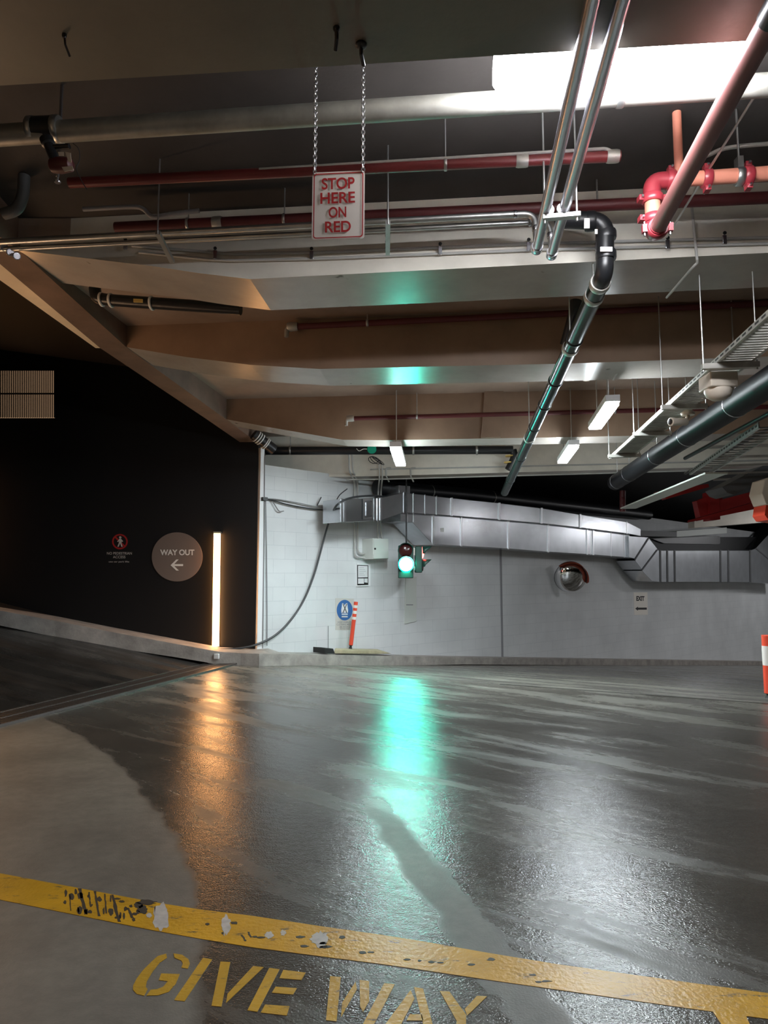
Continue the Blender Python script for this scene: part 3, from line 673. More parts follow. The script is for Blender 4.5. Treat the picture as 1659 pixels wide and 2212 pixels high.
q = MB(); q.cyl(PB(1440, 512, 4.0), PB(1660, 160, 2.9), .006, seg=8); q.build('brace_rod', 'galv', None, 'thin steel brace rod behind the diagonal red pipe', 'rod')
# --- black waste pipe between the first two beams by the ramp
P = [PB(205, 622, 4.84), PB(207, 643, 4.84), PB(235, 648, 4.84), PB(520, 668, 4.84)]
t = thing('waste_pipe', 'black waste pipe with pale collars tucked between beams by the ramp', 'pipe', P[1])
q = MB(); q.tube(fillet(P, .1), .044, 20); q.build('pipe_run', 'pvc_black', t)
for px, py in ((220, 647), (240, 649), (328, 655)):
    q = MB(); q.ring(PB(px, py, 4.84), BD, .046, .018, .008); q.build('collar', 'label_white', t)
q = MB(); q.prism([PB(288, 645, 4.785), PB(308, 646, 4.785), PB(308, 653, 4.785), PB(288, 652, 4.785)], Y * .01); q.build('label', 'label_yellow', t)
# --- red pipes along the brown beams
for lab, d, pts, end in (('thin dark red pipe along the first brown beam', 5.68, [(632, 706), (1700, 653)], (632, 706)), ('thin dark red pipe along the second brown beam', 8.2, [(757, 904), (1700, 878)], (757, 904))):
    P = [PB(*p, d) for p in pts]; t = thing('sprinkler_pipe', lab, 'pipe', P[0])
    q = MB(); q.cyl(P[0], P[1], .026, seg=16); q.build('pipe_run', 'red_dark', t)
    q = MB(); q.ring(P[0], P[1] - P[0], .026, .09, .014); q.build('end_coupling', 'galv_dull', t)
    q = MB(); q.tube(fillet([P[0] - X * .02, P[0] - X * .05 - Z * .02, P[0] - X * .05 - Z * .09], .04), .02, 12); q.build('drop_nozzle', 'galv_dull', t)
    for f in (.16, .62):
        c = P[0] + (P[1] - P[0]) * f; q = MB(); q.ring(c, P[1] - P[0], .026, .02, .006); q.cyl(c + Z * .03, V((c.x, c.y, roof(c))), .005, seg=8); q.build('clip', 'galv', t)
# tan pilaster on the second bay
q = MB(); q.prism([PB(1040, 945, 8.25), PB(1082, 944, 8.25), PB(1088, 826, 8.25), PB(1048, 827, 8.25)], Y * .04); q.build('trim_3', 'concrete_brown', smooth=False, **S)
# --- smoke detector, short conduit, rods
c = PZ(1267, 822, 2.93); t = thing('smoke_detector', 'round cream smoke detector under the far slab', 'detector', c)
q = MB(); q.lathe(c, Z, [(.03, 0), (.045, .02), (.05, .045)], 20); q.build('sensor_head', 'cream_plastic', t)
q = MB(); q.lathe(c + Z * .045, Z, [(.06, 0), (.06, .02)], 20); q.cyl(c + Z * .06, V((c.x, c.y, roof(c))), .01, seg=8); q.build('base', 'cream_plastic', t)
q = MB(); q.cyl(PB(1345, 784, 5.95), PB(1325, 821, 6.2), .008, seg=8); q.build('conduit', 'conduit_grey', None, 'short pale conduit slanting under the first brown beam', 'conduit')

# --- cable trays
def ladder(label, a, b, width, rung, rail_h, m, solid=None, group=None):
    a, b = V(a), V(b); d = (b - a).normalized(); n = V((d.y, -d.x, 0)).normalized(); L = (b - a).length
    t = thing('cable_tray', label, 'cable tray', a, group)
    for s in (0, width):
        q = MB(); q.box((a + b) / 2 + n * s + Z * rail_h / 2, d * L / 2, n * .006, Z * rail_h / 2); q.box((a + b) / 2 + n * (s + (.008 if s == 0 else -.008)), d * L / 2, n * .007, Z * .002)
        q.build('side_rail', m, t)
        q = MB(); kk = 0
        while kk * .09 < L - .1:
            q.box(a + d * (kk * .09 + .06) + n * (s - (.0065 if s == 0 else -.0065)) + Z * rail_h * .55, d * .026, n * .001, Z * rail_h * .16); kk += 1
        q.build('slot', 'sign_black', t, smooth=False)
    q = MB(); k = 0
    while k * rung < L - .02:
        q.box(a + d * (k * rung + .02) + n * width / 2 + Z * .006, d * .011, n * width / 2, Z * .005); k += 1
    q.build('rungs', m, t)
    if solid:
        q = MB(); s0, s1 = solid; q.box(a + d * L * (s0 + s1) / 2 + n * width / 2 + Z * .02, d * L * (s1 - s0) / 2, n * (width / 2 - .01), Z * .004); q.build('cover_plate', 'duct_seal', t)
    return t, d, n, L
zt = 2.47
a, b = PZ(1900, 468, zt), PZ(1320, 990, zt)
tray, td, tn, tl = ladder('long galvanised cable ladder running away over the black pipe', a, b, .21, .045, .034, 'galv_dull', (.62, 1.0))
for j, (px, py) in enumerate(((1530, 792), (1440, 880), (1377, 938), (1322, 985))):
    c = PZ(px, py, zt - .02); t = thing('trapeze_bracket', 'tray support strut ' + ('above the cream sensor box', 'above the bullet camera', 'at the second rod of the ladder', 'at the far end of the ladder')[j], 'bracket', c, 'tray support struts')
    q = MB(); q.box(c + tn * .13, tn * .17, td * .02, Z * .018); q.build('strut', 'galv_dull', t, bevel=.002)
    for s in (-.03, .29):
        q = MB(); q.cyl(c + tn * s - Z * .03, V((c.x + tn.x * s, c.y + tn.y * s, roof(c + tn * s))), .005, seg=8); q.build('threaded_rod', 'galv', t)
# sensor box
c = PZ(1551, 812, 2.44); c = PY(1551, 826, c.y); t = thing('sensor_box', 'cream square box with a rounded dome under the cable ladder', 'sensor', c)
hw = 30 / FPX * c.y
q = MB(); q.box(c, X * hw, Y * hw, Z * hw * .55); q.build('housing', 'cream_plastic', t, bevel=.008)
q = MB(); q.lathe(c - Z * hw * .55, -Z, [(hw * .98, 0), (hw * .98, hw * .15), (hw * .85, hw * .5), (hw * .5, hw * .75), (.003, hw * .82)], 24); q.build('dome', 'cream_plastic', t)
q = MB(); q.cyl(c + Z * hw * .5, V((c.x, c.y, zt - .01)), .02, seg=10); q.build('mount', 'galv_dull', t)
# bullet camera
c = PY(1466, 911, 5.4); t = thing('bullet_camera', 'small cream bullet camera on a swivel mount under the cable ladder', 'camera', c)
dv = V((-.9, -.35, -.08)).normalized(); q = MB(); q.lathe(c + dv * .085, -dv, [(.026, 0), (.034, .004), (.034, .03), (.03, .04), (.03, .16), (.02, .17)], 20); q.build('barrel', 'cream_plastic', t)
q = MB(); q.lathe(c + dv * .086, dv, [(.024, 0), (.02, .002)], 18); q.build('lens', 'pvc_black', t)
k_ = PY(1486, 897, 5.4); q = MB(); q.tube([c - dv * .06, k_ - Z * .01, k_], .013, 10); q.lathe(k_, Z, [(.05, 0), (.055, .02), (.03, .04)], 18); q.cyl(k_ + Z * .03, V((k_.x, k_.y, zt)), .012, seg=8); q.build('mount', 'cream_plastic', t)
# big black pipe
a, b = PZ(1328, 1043, 2.5), PZ(1560, 892, 2.5); a_, b_ = a, b + (b - a) * 1.3; ax = (b - a).normalized()
t = thing('insulated_pipe', 'fat black pipe with thin steel bands running below the cable ladder', 'pipe', a)
q = MB(); q.cyl(a_, b_, .105, seg=32); q.build('pipe_run', 'pipe_wrap', t)
for px, py in ((1334, 1039), (1360, 1022), (1420, 983), (1486, 940), (1590, 873)):
    k = (px - 1328) / (1560 - 1328); ra, rb = a - O, b - O
    wv = ((px - CX) / FPX); lo, hi = -.2, 2.3
    for _ in range(40):
        m_ = (lo + hi) / 2; p = a + (b - a) * m_ - O; xx = CX + FPX * p.x / (p.y * cP + p.z * sP)
        if xx < px: lo = m_
        else: hi = m_
    p = a + (b - a) * lo; q = MB(); q.ring(p, ax, .105, .018, .004); q.build('steel_band', 'chrome', t)
    q = MB(); q.cyl(p + Z * .1, V((p.x, p.y, roof(p))), .006, seg=8); q.build('hanger_rod', 'galv', t)
for lab, px, py, rr in (('upper slim grey conduit beside the fat black pipe', 1700, 872, .02), ('lower slim grey conduit beside the fat black pipe', 1700, 905, .016)):
    a, b = PZ(px, py, 2.42), PZ(1480, py + 118, 2.42); q = MB(); q.cyl(b, a + (a - b) * .3, rr, seg=12); q.build('conduit', 'pvc_black', None, lab, 'conduit')
# further ladder and solid tray
a, b = PZ(1640, 925, 2.34), PZ(1490, 1026, 2.34)
ladder('short galvanised cable ladder with bright rungs behind the fat black pipe', a, b, .22, .13, .05, 'galv')
a, b = PZ(1523, 1022, 2.25), PZ(1340, 1098, 2.25); d = (b - a).normalized(); n = V((d.y, -d.x, 0)).normalized()
q = MB(); q.box((a + b) / 2 + n * .12, d * (b - a).length / 2, n * .12, Z * .01); t = q.build('tray_cover', 'box_cream', None, 'pale grey green flat tray slanting towards the red steel', 'cable tray', bevel=.003)
gU = 'steel battens above the red steel'
for j, py in enumerate((962, 985, 1003, 1020, 1032)):
    a, b = PB(1530 + j * 3, py + 4, 7.6 + j * .7), PB(1720, py - 2, 7.6 + j * .7)
    q = MB(); q.box((a + b) / 2, (b - a) / 2, Y * .03, Z * .012); q.build('ceiling_rail', 'galv_dull', None, ('topmost', 'second', 'third', 'fourth', 'lowest')[j] + ' pale steel rail above the red steelwork', 'rail', gU)
# grey duct wedge, red steel
q = MB(); ps = [PY(1560, 1052, 9.2), PY(1570, 1064, 9.2), PY(1585, 1069, 9.2), PY(1660, 1034, 9.2), PY(1680, 1000, 9.2), PY(1650, 1005, 9.2)]
q.prism(ps, Y * .5); q.build('duct_boot', 'duct_seal', None, 'dark grey sheet metal duct boot hanging over the red steel', 'duct', bevel=.004)
t = thing('steel_gantry', 'bright red painted steel frame in the gap above the ducts', 'frame', PY(1560, 1100, 12.5))
def rs_(ps, y0, y1, nm='steel_plate'):
    q = MB(); q.prism([PY(*p, y0) for p in ps], Y * (y1 - y0)); q.build(nm, 'red_steel', t)
rs_([(1505, 1082), (1560, 1060), (1562, 1112), (1514, 1124)], 13.0, 13.2)
rs_([(1533, 1062), (1553, 1056), (1556, 1122), (1535, 1124)], 12.9, 13.2, 'post')
rs_([(1500, 1126), (1502, 1121), (1640, 1082), (1660, 1080), (1660, 1092), (1640, 1098)], 12.2, 12.5, 'lower_beam')
rs_([(1555, 1080), (1640, 1058), (1660, 1056), (1660, 1078), (1556, 1108)], 12.9, 13.1, 'upper_beam')
rs_([(1420, 1062), (1530, 1045), (1532, 1052), (1440, 1078)], 13.0, 13.2, 'brace')
q = MB(); q.prism([PY(1500, 1125, 14.5), PY(1690, 1085, 14.5), PY(1690, 1125, 14.5), PY(1500, 1140, 14.5)], Y * .3); q.build('beam', 'beam_cream', smooth=False, **S)
t = thing('hydrant_pipe', 'small dusky red valve pipe in the dark gap above the duct', 'valve', PY(1345, 1085, 12))
q = MB(); q.cyl(PY(1345, 1105, 12), PY(1345, 1060, 12), .05, seg=14); q.build('pipe_run', 'red_dark', t)
q = MB(); q.ring(PY(1345, 1082, 12), X, .05, .06, .03); q.build('flange', 'red_dark', t)
# cream fixture cut by the frame
q = MB(); q.prism([PY(*p, 8.4) for p in ((1652, 1035), (1700, 1020), (1700, 1095), (1655, 1090), (1645, 1065))], Y * .3); t = q.build('lamp_shade', 'cream_plastic', None, 'cream housing with an orange foot hung at the edge of the hall', 'fixture', bevel=.01)
q = MB(); q.prism([PY(*p, 8.42) for p in ((1655, 1091), (1700, 1096), (1700, 1128), (1660, 1123), (1652, 1112))], Y * .28); q.build('foot', 'bollard_orange', t)

# ================================================================== DUCTS ON THE WHITE WALL
def duct_piece(t, pts, off, depth, name='duct_section', m='duct_steel'):
    q = MB(); q.prism([PW(x, y, off) for x, y in pts], -WN * depth); return q.build(name, m, t, smooth=False, bevel=.003)
def flange(t, x, y0, y1, off, wpx=2.2, m='duct_edge', out=.012, x2=None):
    x2 = x if x2 is None else x2
    q = MB(); q.prism([PW(x - wpx, y0 - 1.2, off), PW(x + wpx, y0 - 1.2, off), PW(x2 + wpx, y1 + 1.2, off), PW(x2 - wpx, y1 + 1.2, off)], WN * out); return q.build('seam_flange', m, t, smooth=False)
def lin(pts, x):
    for (x0, y0), (x1, y1) in zip(pts[:-1], pts[1:]):
        if x0 <= x <= x1: return y0 + (y1 - y0) * (x - x0) / (x1 - x0)
    return pts[-1][1]
UT = [(872, 1064), (959, 1074), (1002, 1080), (1078, 1087), (1169, 1098), (1253, 1112), (1354, 1128), (1390, 1140)]
UB = [(872, 1107), (959, 1112), (1002, 1116), (1076, 1122), (1169, 1130), (1251, 1139), (1352, 1152), (1390, 1158)]
t = thing('air_duct', 'upper galvanised air duct running along the white wall from a tapered end', 'duct', PW(900, 1110, .5))
OU = .62
duct_piece(t, [(735, 1078), (822, 1076), (822, 1124), (735, 1128)], OU, .4)
duct_piece(t, [(822, 1076), (872, 1064), (872, 1107), (822, 1124)], OU, .4, 'taper_section')
xs = [872, 975, 1078, 1169, 1253, 1354]
for x0, x1 in zip(xs[:-1], xs[1:]): duct_piece(t, [(x0, lin(UT, x0)), (x1, lin(UT, x1)), (x1, lin(UB, x1)), (x0, lin(UB, x0))], OU, .4)
duct_piece(t, [(1354, 1128), (1384, 1143), (1384, 1158), (1354, 1152)], OU, .35, 'taper_section')
duct_piece(t, [(1384, 1146), (1462, 1149), (1462, 1160), (1384, 1158)], OU, .3, m='duct_seal')
duct_piece(t, [(1462, 1147), (1570, 1139), (1570, 1152), (1462, 1160)], OU, .3, m='box_cream')
for x in (738, 744, 808, 816, 822, 872, 893, 918, 943, 975, 1078, 1169, 1253, 1354):
    big = x in (738, 744, 816, 822, 975, 1078, 1169, 1253)
    T, B_ = (lin(UT, x), lin(UB, x)) if x >= 872 else ((1077.5, 1126.5) if x < 822 else (1076, 1124))
    flange(t, x, T, B_, OU, 1.9 if big else .8, out=.014 if big else .005)
q = MB(); fo = [(784, 1078), (807, 1077.5), (807, 1120), (784, 1122)]; fi = shrink(fo, 4)
q.add([PW(*p, OU + .012) for p in fo + fi], [(i, (i + 1) % 4, 4 + (i + 1) % 4, 4 + i) for i in range(4)]); q.build('access_frame', 'duct_edge', t, smooth=False)
q = MB(); q.prism(rounded(shrink(fo, 6), 3, lambda x, y: PW(x, y, OU)), WN * .014); q.build('access_panel', 'duct_steel', t, smooth=False)
duct_piece(t, [(862, 1048), (886, 1050), (886, 1068), (862, 1066)], OU - .1, .3, 'riser_section')
t = thing('air_duct', 'lower larger galvanised air duct with slanted end above the mirror', 'duct', PW(1100, 1180, .4))
OL = .5
LB = [(892, 1129), (935, 1176), (960, 1177), (998, 1179), (1099, 1185), (1185, 1192), (1270, 1197), (1357, 1204)]
def lt(x): return lin(UB, x) - 6
duct_piece(t, [(865, 1108), (893, 1108), (893, 1129), (865, 1126)], OL, .45)
duct_piece(t, [(893, 1108), (935, 1106), (935, 1176), (892, 1129)], OL, .45, 'slanted_end')
xs = [935, 996, 1098, 1184, 1268, 1281, 1357]
for x0, x1 in zip(xs[:-1], xs[1:]): duct_piece(t, [(x0, lt(x0)), (x1, lt(x1)), (x1, lin(LB, x1)), (x0, lin(LB, x0))], OL, .45)
for x in (880, 893, 935, 996, 1098, 1184, 1268, 1276, 1281, 1320, 1348, 1357):
    big = x in (935, 996, 1098, 1184, 1268, 1281, 1357); flange(t, x, lt(x) if x > 893 else 1108, lin(LB, x) if x > 893 else 1127, OL, 1.7 if big else .7, out=.014 if big else .005)
q = MB(); q.prism([PW(952, 1141, OL), PW(958, 1141, OL), PW(958, 1149, OL), PW(952, 1149, OL)], WN * .006); q.build('label', 'label_white', t, smooth=False)
t = thing('air_duct', 'galvanised duct stepping down through mitred elbows above the exit sign', 'duct', PW(1500, 1250, .4))
OE = .55
duct_piece(t, [(1358, 1158), (1401, 1161), (1372, 1207), (1359, 1204)], OE, .5, 'mitre_section')
duct_piece(t, [(1402, 1163), (1420, 1186), (1387, 1231), (1372, 1211)], OE, .5, 'mitre_section')
duct_piece(t, [(1420, 1188), (1426, 1190), (1428, 1257), (1408, 1255), (1387, 1233)], OE, .5, 'mitre_section')
for a, b in ((1426, 1441), (1441, 1457), (1457, 1556), (1556, 1573), (1573, 1620)): duct_piece(t, [(a, 1189.5), (b, 1189.5), (b + .8, 1257), (a + .8, 1257)], OE, .5)
duct_piece(t, [(1620, 1189.5), (1632, 1185), (1688, 1232), (1690, 1262), (1621, 1257)], OE, .5, 'mitre_section')
duct_piece(t, [(1633, 1184), (1690, 1122), (1745, 1170), (1689, 1230)], OE, .5, 'mitre_section')
for x in (1426, 1441, 1457, 1556, 1573, 1620): flange(t, x, 1189.5, 1257, OE, 1.4, 'duct_seal', .012, x + .8)
for (x0, y0), (x1, y1) in (((1401, 1162), (1371, 1209)), ((1420, 1187), (1386, 1232)), ((1632, 1184), (1688, 1231))):
    q = MB(); q.prism([PW(x0 - 1.4, y0, OE), PW(x0 + 1.4, y0, OE), PW(x1 + 1.4, y1, OE), PW(x1 - 1.4, y1, OE)], WN * .012); q.build('seam_flange', 'duct_seal', t, smooth=False)
# black services above the ducts
t = thing('insulated_duct', 'black insulated duct in the dark gap above the upper air duct', 'duct', PW(1000, 1070, .3))
q = MB(); q.tube([PW(815, 1052, .2), PW(850, 1056, .2), PW(1020, 1070, .2), PW(1400, 1112, .2)], .13, 20); q.build('duct_run', 'pvc_black', t)
for x, y in ((927, 1061), (1060, 1073)):
    q = MB(); q.ring(PW(x, y + 2, .2), WT, .13, .02, .006); q.build('band', 'galv_dull', t)
t = thing('insulated_duct', 'flat black duct box above the stepped duct near the frame edge', 'duct', PW(1550, 1170, .2))
q = MB(); q.prism([PW(1400, 1160, .25), PW(1760, 1160, .25), PW(1760, 1190, .25), PW(1424, 1190, .25)], -WN * .22); q.build('duct_run', 'pipe_wrap', t)
q = MB(); q.prism(rounded([(1405, 1164), (1552, 1158), (1552, 1176), (1430, 1174)], 4, lambda x, y: PW(x, y, .25)), WN * .05); q.build('cover', 'pvc_black', t)
q = MB(); q.tube(fillet([PB(575, 974, 10.3), PB(1108, 972, 10.3)], .1), .062, 20); t = thing('soil_pipe', 'black horizontal pipe along the cream far beam', 'pipe', PB(575, 974, 10.3)); q.build('pipe_run', 'pvc_black', t)
for x in (627, 893, 1030):
    c = PB(x, 973, 10.3); q = MB(); q.ring(c, BD, .062, .03, .008); q.cyl(c + Z * .06, V((c.x, c.y, roof(c))), .006, seg=8); q.build('clamp', 'galv', t)
q = MB(); q.tube(fillet([PB(1108, 972, 10.3), PB(1112, 985, 10.3), PB(1106, 1000, 10.3), PB(1098, 1015, 10.3)], .06), .055, 14); q.build('bend', 'pvc_black', t)
for x, y in ((1101, 985), (1098, 999)):
    q = MB(); q.ring(PB(x, y, 10.3), Z, .055, .02, .01); q.build('collar', 'label_yellow', t)
t = thing('soil_pipe', 'short fat black pipe with white coiled tape at the ramp corner', 'pipe', PB(560, 950, 9.3))
a, b = PB(548, 938, 9.3), PB(592, 972, 9.5); q = MB(); q.cyl(a, b, .075, seg=20); q.build('pipe_run', 'pvc_black', t)
for f in (.15, .25, .35, .55, .62):
    q = MB(); q.ring(a + (b - a) * f, b - a, .075, .016, .012); q.build('tape_ring', 'label_white', t)
# thin conduit lines under the far beam and drop conduits
for lab, pts, d in (('thin pale conduit along the underside of the far beam', ((748, 1036), (830, 1035), (1240, 1024), (1700, 1011)), 10.55), ('second thin pale conduit along the face of the far beam', ((800, 1014), (1100, 1008), (1700, 993)), 10.58)):
    q = MB(); q.tube([PB(*p, d) for p in pts], .011, 8); q.build('conduit', 'conduit_grey', None, lab, 'conduit')
for j, x in enumerate((833, 886)):
    q = MB(); q.tube(fillet([PB(x + 12, 1011, 10.55), PB(x, 1011, 10.55), PB(x + 1, 1028, 10.55), PB(x + 7, 1040, 10.75)], .05), .013, 8); q.build('conduit', 'conduit_grey', None, ('hooked conduit stub under the far beam by the cable tangle', 'hooked conduit stub under the far beam by the lit batten')[j], 'conduit')
for j, (x, lab) in enumerate(((760, 'outer drop conduit bending into the side of the cream box'), (767, 'inner drop conduit bending into the side of the cream box'))):
    xl = x + 6; yb = 1204 - j * 8
    q = MB(); q.tube(fillet([PB(x - 7, 966, 10.4), PB(x - 5, 1018, 10.4), PW(xl, 1040, .06), PW(xl, yb, .06), PW(800, yb + 1, .06)], .09), .014, 10); q.build('conduit', 'conduit_grey', None, lab, 'conduit')
for j, (x, lab) in enumerate(((818, 'conduit of a close pair entering the top of the cream box'), (824, 'second conduit of a close pair entering the top of the cream box'))):
    q = MB(); q.tube(fillet([PB(x + 1, 1003, 10.4), PB(x + 2, 1030, 10.45), PW(x - 1, 1060, .3), PW(x - 2, 1140, .12), PW(x - 1 + j * 3, 1166, .12)], .12), .012, 10); q.build('conduit', 'conduit_grey', None, lab, 'conduit')
# green disc and cable tangle
c = PB(803, 970, 10.2); t = thing('round_signal', 'flat green disc hung on a wire beside the black horizontal pipe', 'signal', c)
q = MB(); q.lathe(c, -Y, [(.07, -.02), (.07, .0), (.06, .012)], 26); q.build('disc', 'green_disc', t)
q = MB(); q.tube(smooth_path([c - X * .07, PB(785, 970, 10.2), PB(776, 974, 10.2), PB(770, 969, 10.2)]), .006, 6); q.build('wire', 'label_white', t)
q = MB(); P = []
for k in range(40):
    a = k * .55; P.append(PB(806 + 12 * math.cos(a) + k * .35, 993 + 8 * math.sin(a * 1.1) + .1 * k, 10.2 - .002 * k))
q.tube(P, .006, 6); q.build('cable_tangle', 'cable', None, 'loose tangle of thin cables under the green disc', 'cable')

# ================================================================== THINGS ON THE WALLS
# control box
t = thing('control_box', 'cream metal control box with a round lock on the white wall', 'box', PW(815, 1208))
f = [(806, 1163), (839, 1164), (839, 1207), (806, 1208)]
q = MB(); q.prism([PW(x, y, .26) for x, y in f], -WN * .26); q.build('housing', 'box_cream', t, bevel=.004)
q = MB(); q.prism([PW(x, y, .26) for x, y in shrink(f, .8)], WN * .012); q.build('door', 'box_cream', t, bevel=.003)
q = MB(); q.lathe(PW(810, 1185.5, .272), WN, [(.016, 0), (.016, .008)], 14); q.build('lock', 'sign_black', t)
# framed notice
t = thing('notice_frame', 'white framed notice with papers under the cream control box', 'notice', PW(783, 1267))
f = [(769, 1217.5), (798, 1218.5), (798, 1266), (769, 1267)]
q = MB(); q.prism([PW(x, y, .0) for x, y in f], WN * .025); q.build('frame', 'white_trim', t)
q = MB(); q.prism([PW(x, y, .025) for x, y in shrink(f, 2.6)], WN * .003); q.build('border', 'sign_black', t)
for ps in ([(773.5, 1222), (794, 1222.5), (794, 1247), (773.5, 1247.5)], [(773.5, 1249.5), (786, 1249.5), (786, 1261), (773.5, 1261)], [(787, 1249.5), (794, 1249.5), (794, 1259), (787, 1258)]):
    q = MB(); q.prism([PW(x, y, .028) for x, y in ps], WN * .002); q.build('paper', 'paper', t, smooth=False)
for k in range(5):
    q = MB(); q.prism([PW(x, y, .03) for x, y in ((776, 1226 + k * 4), (786 + (k % 3) * 2, 1226 + k * 4), (786 + (k % 3) * 2, 1226.6 + k * 4), (776, 1226.6 + k * 4))], WN * .001); q.build('print_line', 'print_grey', t, smooth=False)
# blue vest sign
t = thing('safety_sign', 'white sign with a blue circle and a vest symbol behind the striped post', 'sign', PW(744, 1361))
q = MB(); q.prism([PW(*p) for p in ((724.5, 1292), (764, 1293), (764, 1361), (724.5, 1361))], WN * .004); q.build('plate', 'sign_grey', t)
FS = lambda o: (lambda x, y: PW(x, y, o))
q = MB(); q.prism(ell(744.5, 1318, 17.2, 22.3, FS(.004)), WN * .001); q.build('disc', 'sign_blue', t, smooth=False)
q = MB(); q.prism([PW(x, y, .005) for x, y in ((739, 1303), (742, 1304), (744.5, 1308), (747, 1304), (750, 1303), (751, 1312), (752, 1318), (751.5, 1324), (737.5, 1324), (737, 1318), (738, 1312))], WN * .001); q.build('vest', 'paper', t, smooth=False)
for ps in (((740, 1304.5), (741.6, 1304.5), (750, 1324), (748.4, 1324)), ((748.4, 1304.5), (750, 1304.5), (741.6, 1324), (740, 1324))):
    q = MB(); q.prism([PW(x, y, .006) for x, y in ps], WN * .001); q.build('vest_stripe', 'sign_black', t, smooth=False)
for y in (1325.5, 1330.8):
    q = MB(); q.prism([PW(738, y, .005), PW(751, y, .005), PW(751, y + 2.6, .005), PW(738, y + 2.6, .005)], WN * .001); q.build('vest_band', 'paper', t, smooth=False)
for s_, bx in (('HIGH VISIBILITY', (729, 1342, 760, 1346)), ('CLOTHING MUST', (727, 1347, 760, 1351)), ('BE WORN', (734, 1352.5, 756, 1356)), ('IN THIS AREA', (735, 1357, 755, 1359.5))): textpx(s_, bx, FS(.005), 'print_grey', t, bold=.01)
# exit sign
t = thing('exit_sign', 'small pale EXIT sign with a black arrow on the white wall', 'sign', PW(1384, 1328))
q = MB(); q.prism([PW(*p) for p in ((1368.5, 1279.5), (1398, 1279.5), (1399, 1328), (1370, 1328.5))], WN * .006); q.build('plate', 'exit_plate', t)
textpx('EXIT', (1374.5, 1287.5, 1392, 1298), FS(.007), 'sign_black', t, bold=.05)
q = MB(); q.prism([PW(x, y, .006) for x, y in ((1372, 1314.7), (1378, 1310.5), (1378, 1312.6), (1397, 1312.4), (1397, 1317), (1378, 1317), (1378, 1319.2))], WN * .002); q.build('arrow', 'sign_black', t, smooth=False)
# convex mirror
c = PW(1232, 1247, .30); mr_ = 34 / FPX * c.y; ax = (WN * .80 + V((-.42, -.1, -.28))).normalized()
ax = V((-.12, -.94, -.30)).normalized(); rr = mr_ * .98
t = thing('convex_mirror', 'round convex traffic mirror with a rust red hood on the white wall', 'mirror', c)
q = MB(); q.lathe(c, ax, [(rr * math.cos(a), rr * .42 * math.sin(a)) for a in [i * math.pi / 2 / 12 for i in range(13)]], 40); q.build('mirror_dome', 'mirror', t)
q = MB(); q.lathe(c - ax * .05, ax, [(rr * .9, 0), (rr * 1.0, .02), (rr * 1.02, .045), (rr * .98, .05)], 40); q.build('rim', 'rubber', t)
v1 = ax.cross(Z).normalized(); v2 = v1.cross(ax).normalized(); q = MB(); P = []
for k in range(15):
    a = math.radians(-20 + k * 11); e_ = v1 * math.cos(a) * -1 + v2 * math.sin(a); P.append((c + e_ * rr * 1.05 - ax * .03, c + e_ * rr * 1.10 + ax * (.17 if 0 < k < 14 else .04)))
q.add([p for pr in P for p in pr], [(2 * i, 2 * i + 2, 2 * i + 3, 2 * i + 1) for i in range(14)]); hood = q.build('hood', 'mirror_hood', t)
sm = hood.modifiers.new('thickness', 'SOLIDIFY'); sm.thickness = .008
q = MB(); q.cyl(c - ax * .05, PW(1236, 1246, 0), .025, seg=12); q.build('arm', 'galv_dull', t)
# traffic signal: two heads back to side, hung from a rod
SY = 10.9
t = thing('traffic_signal', 'two headed dark green traffic signal with the green lamp lit', 'traffic light', PY(876, 1250, SY))
pS = lambda x, y, d=SY: PY(x, y, d)
q = MB(); q.prism([pS(860.5, 1178), pS(893, 1178), pS(893, 1249), pS(860.5, 1249)], Y * .22); h1 = q.build('front_head', 'signal_body', t, bevel=.012)
lr = 14.5 / FPX * SY
def lens(cx, cy, core, ring_):
    p = pS(cx, cy); q = MB(); q.lathe(p, -Y, [(lr * 1.12, 0), (lr * 1.12, .012), (lr, .016)], 32); q.build('lens_ring', ring_, h1)
    q = MB(); q.lathe(p - Y * .016, -Y, [(lr * .98, 0), (lr * .8, .02), (lr * .4, .032), (.003, .036)], 32); q.build('lens', core, h1)
lens(877, 1219, 'lens_core', 'lens_green'); lens(876, 1189.5, 'lens_dark', 'signal_body')
def visor(p, ax, up, R, ln, par):
    q = MB(); P = []; s = ax.cross(up).normalized()
    for k in range(13):
        a = math.radians(-10 + k * 200 / 12); e_ = s * math.cos(a) + up * math.sin(a); P.append((p + e_ * R, p + e_ * R * 1.03 + ax * ln * (.25 + .75 * max(0, math.sin(a)))))
    q.add([x for pr in P for x in pr], [(2 * i, 2 * i + 2, 2 * i + 3, 2 * i + 1) for i in range(12)]); o = q.build('visor', 'signal_body', par); m_ = o.modifiers.new('thickness', 'SOLIDIFY'); m_.thickness = .006
visor(pS(876, 1189.5), -Y, Z, lr * 1.12, .10, h1)
def tunnel(p, ax, R, ln, par):
    q = MB(); s_ = ax.cross(Z).normalized(); P = []
    for k in range(25):
        a = math.radians(-60 + k * 300 / 24); e_ = s_ * math.cos(a) + Z * math.sin(a); P.append((p + e_ * R, p + e_ * R * 1.02 + ax * ln * (.62 + .38 * math.sin(a))))
    q.add([x for pr in P for x in pr], [(2 * i, 2 * i + 2, 2 * i + 3, 2 * i + 1) for i in range(24)]); o = q.build('visor', 'signal_body', par); m_ = o.modifiers.new('thickness', 'SOLIDIFY'); m_.thickness = .005
tunnel(pS(877, 1219), -Y, lr * 1.16, .17, h1)
q = MB(); q.prism([pS(897, 1180, SY + .05), pS(912, 1180, SY + .05), pS(912, 1237, SY + .05), pS(897, 1237, SY + .05)], Y * .26); h2 = q.build('side_head', 'signal_body', t, bevel=.012)
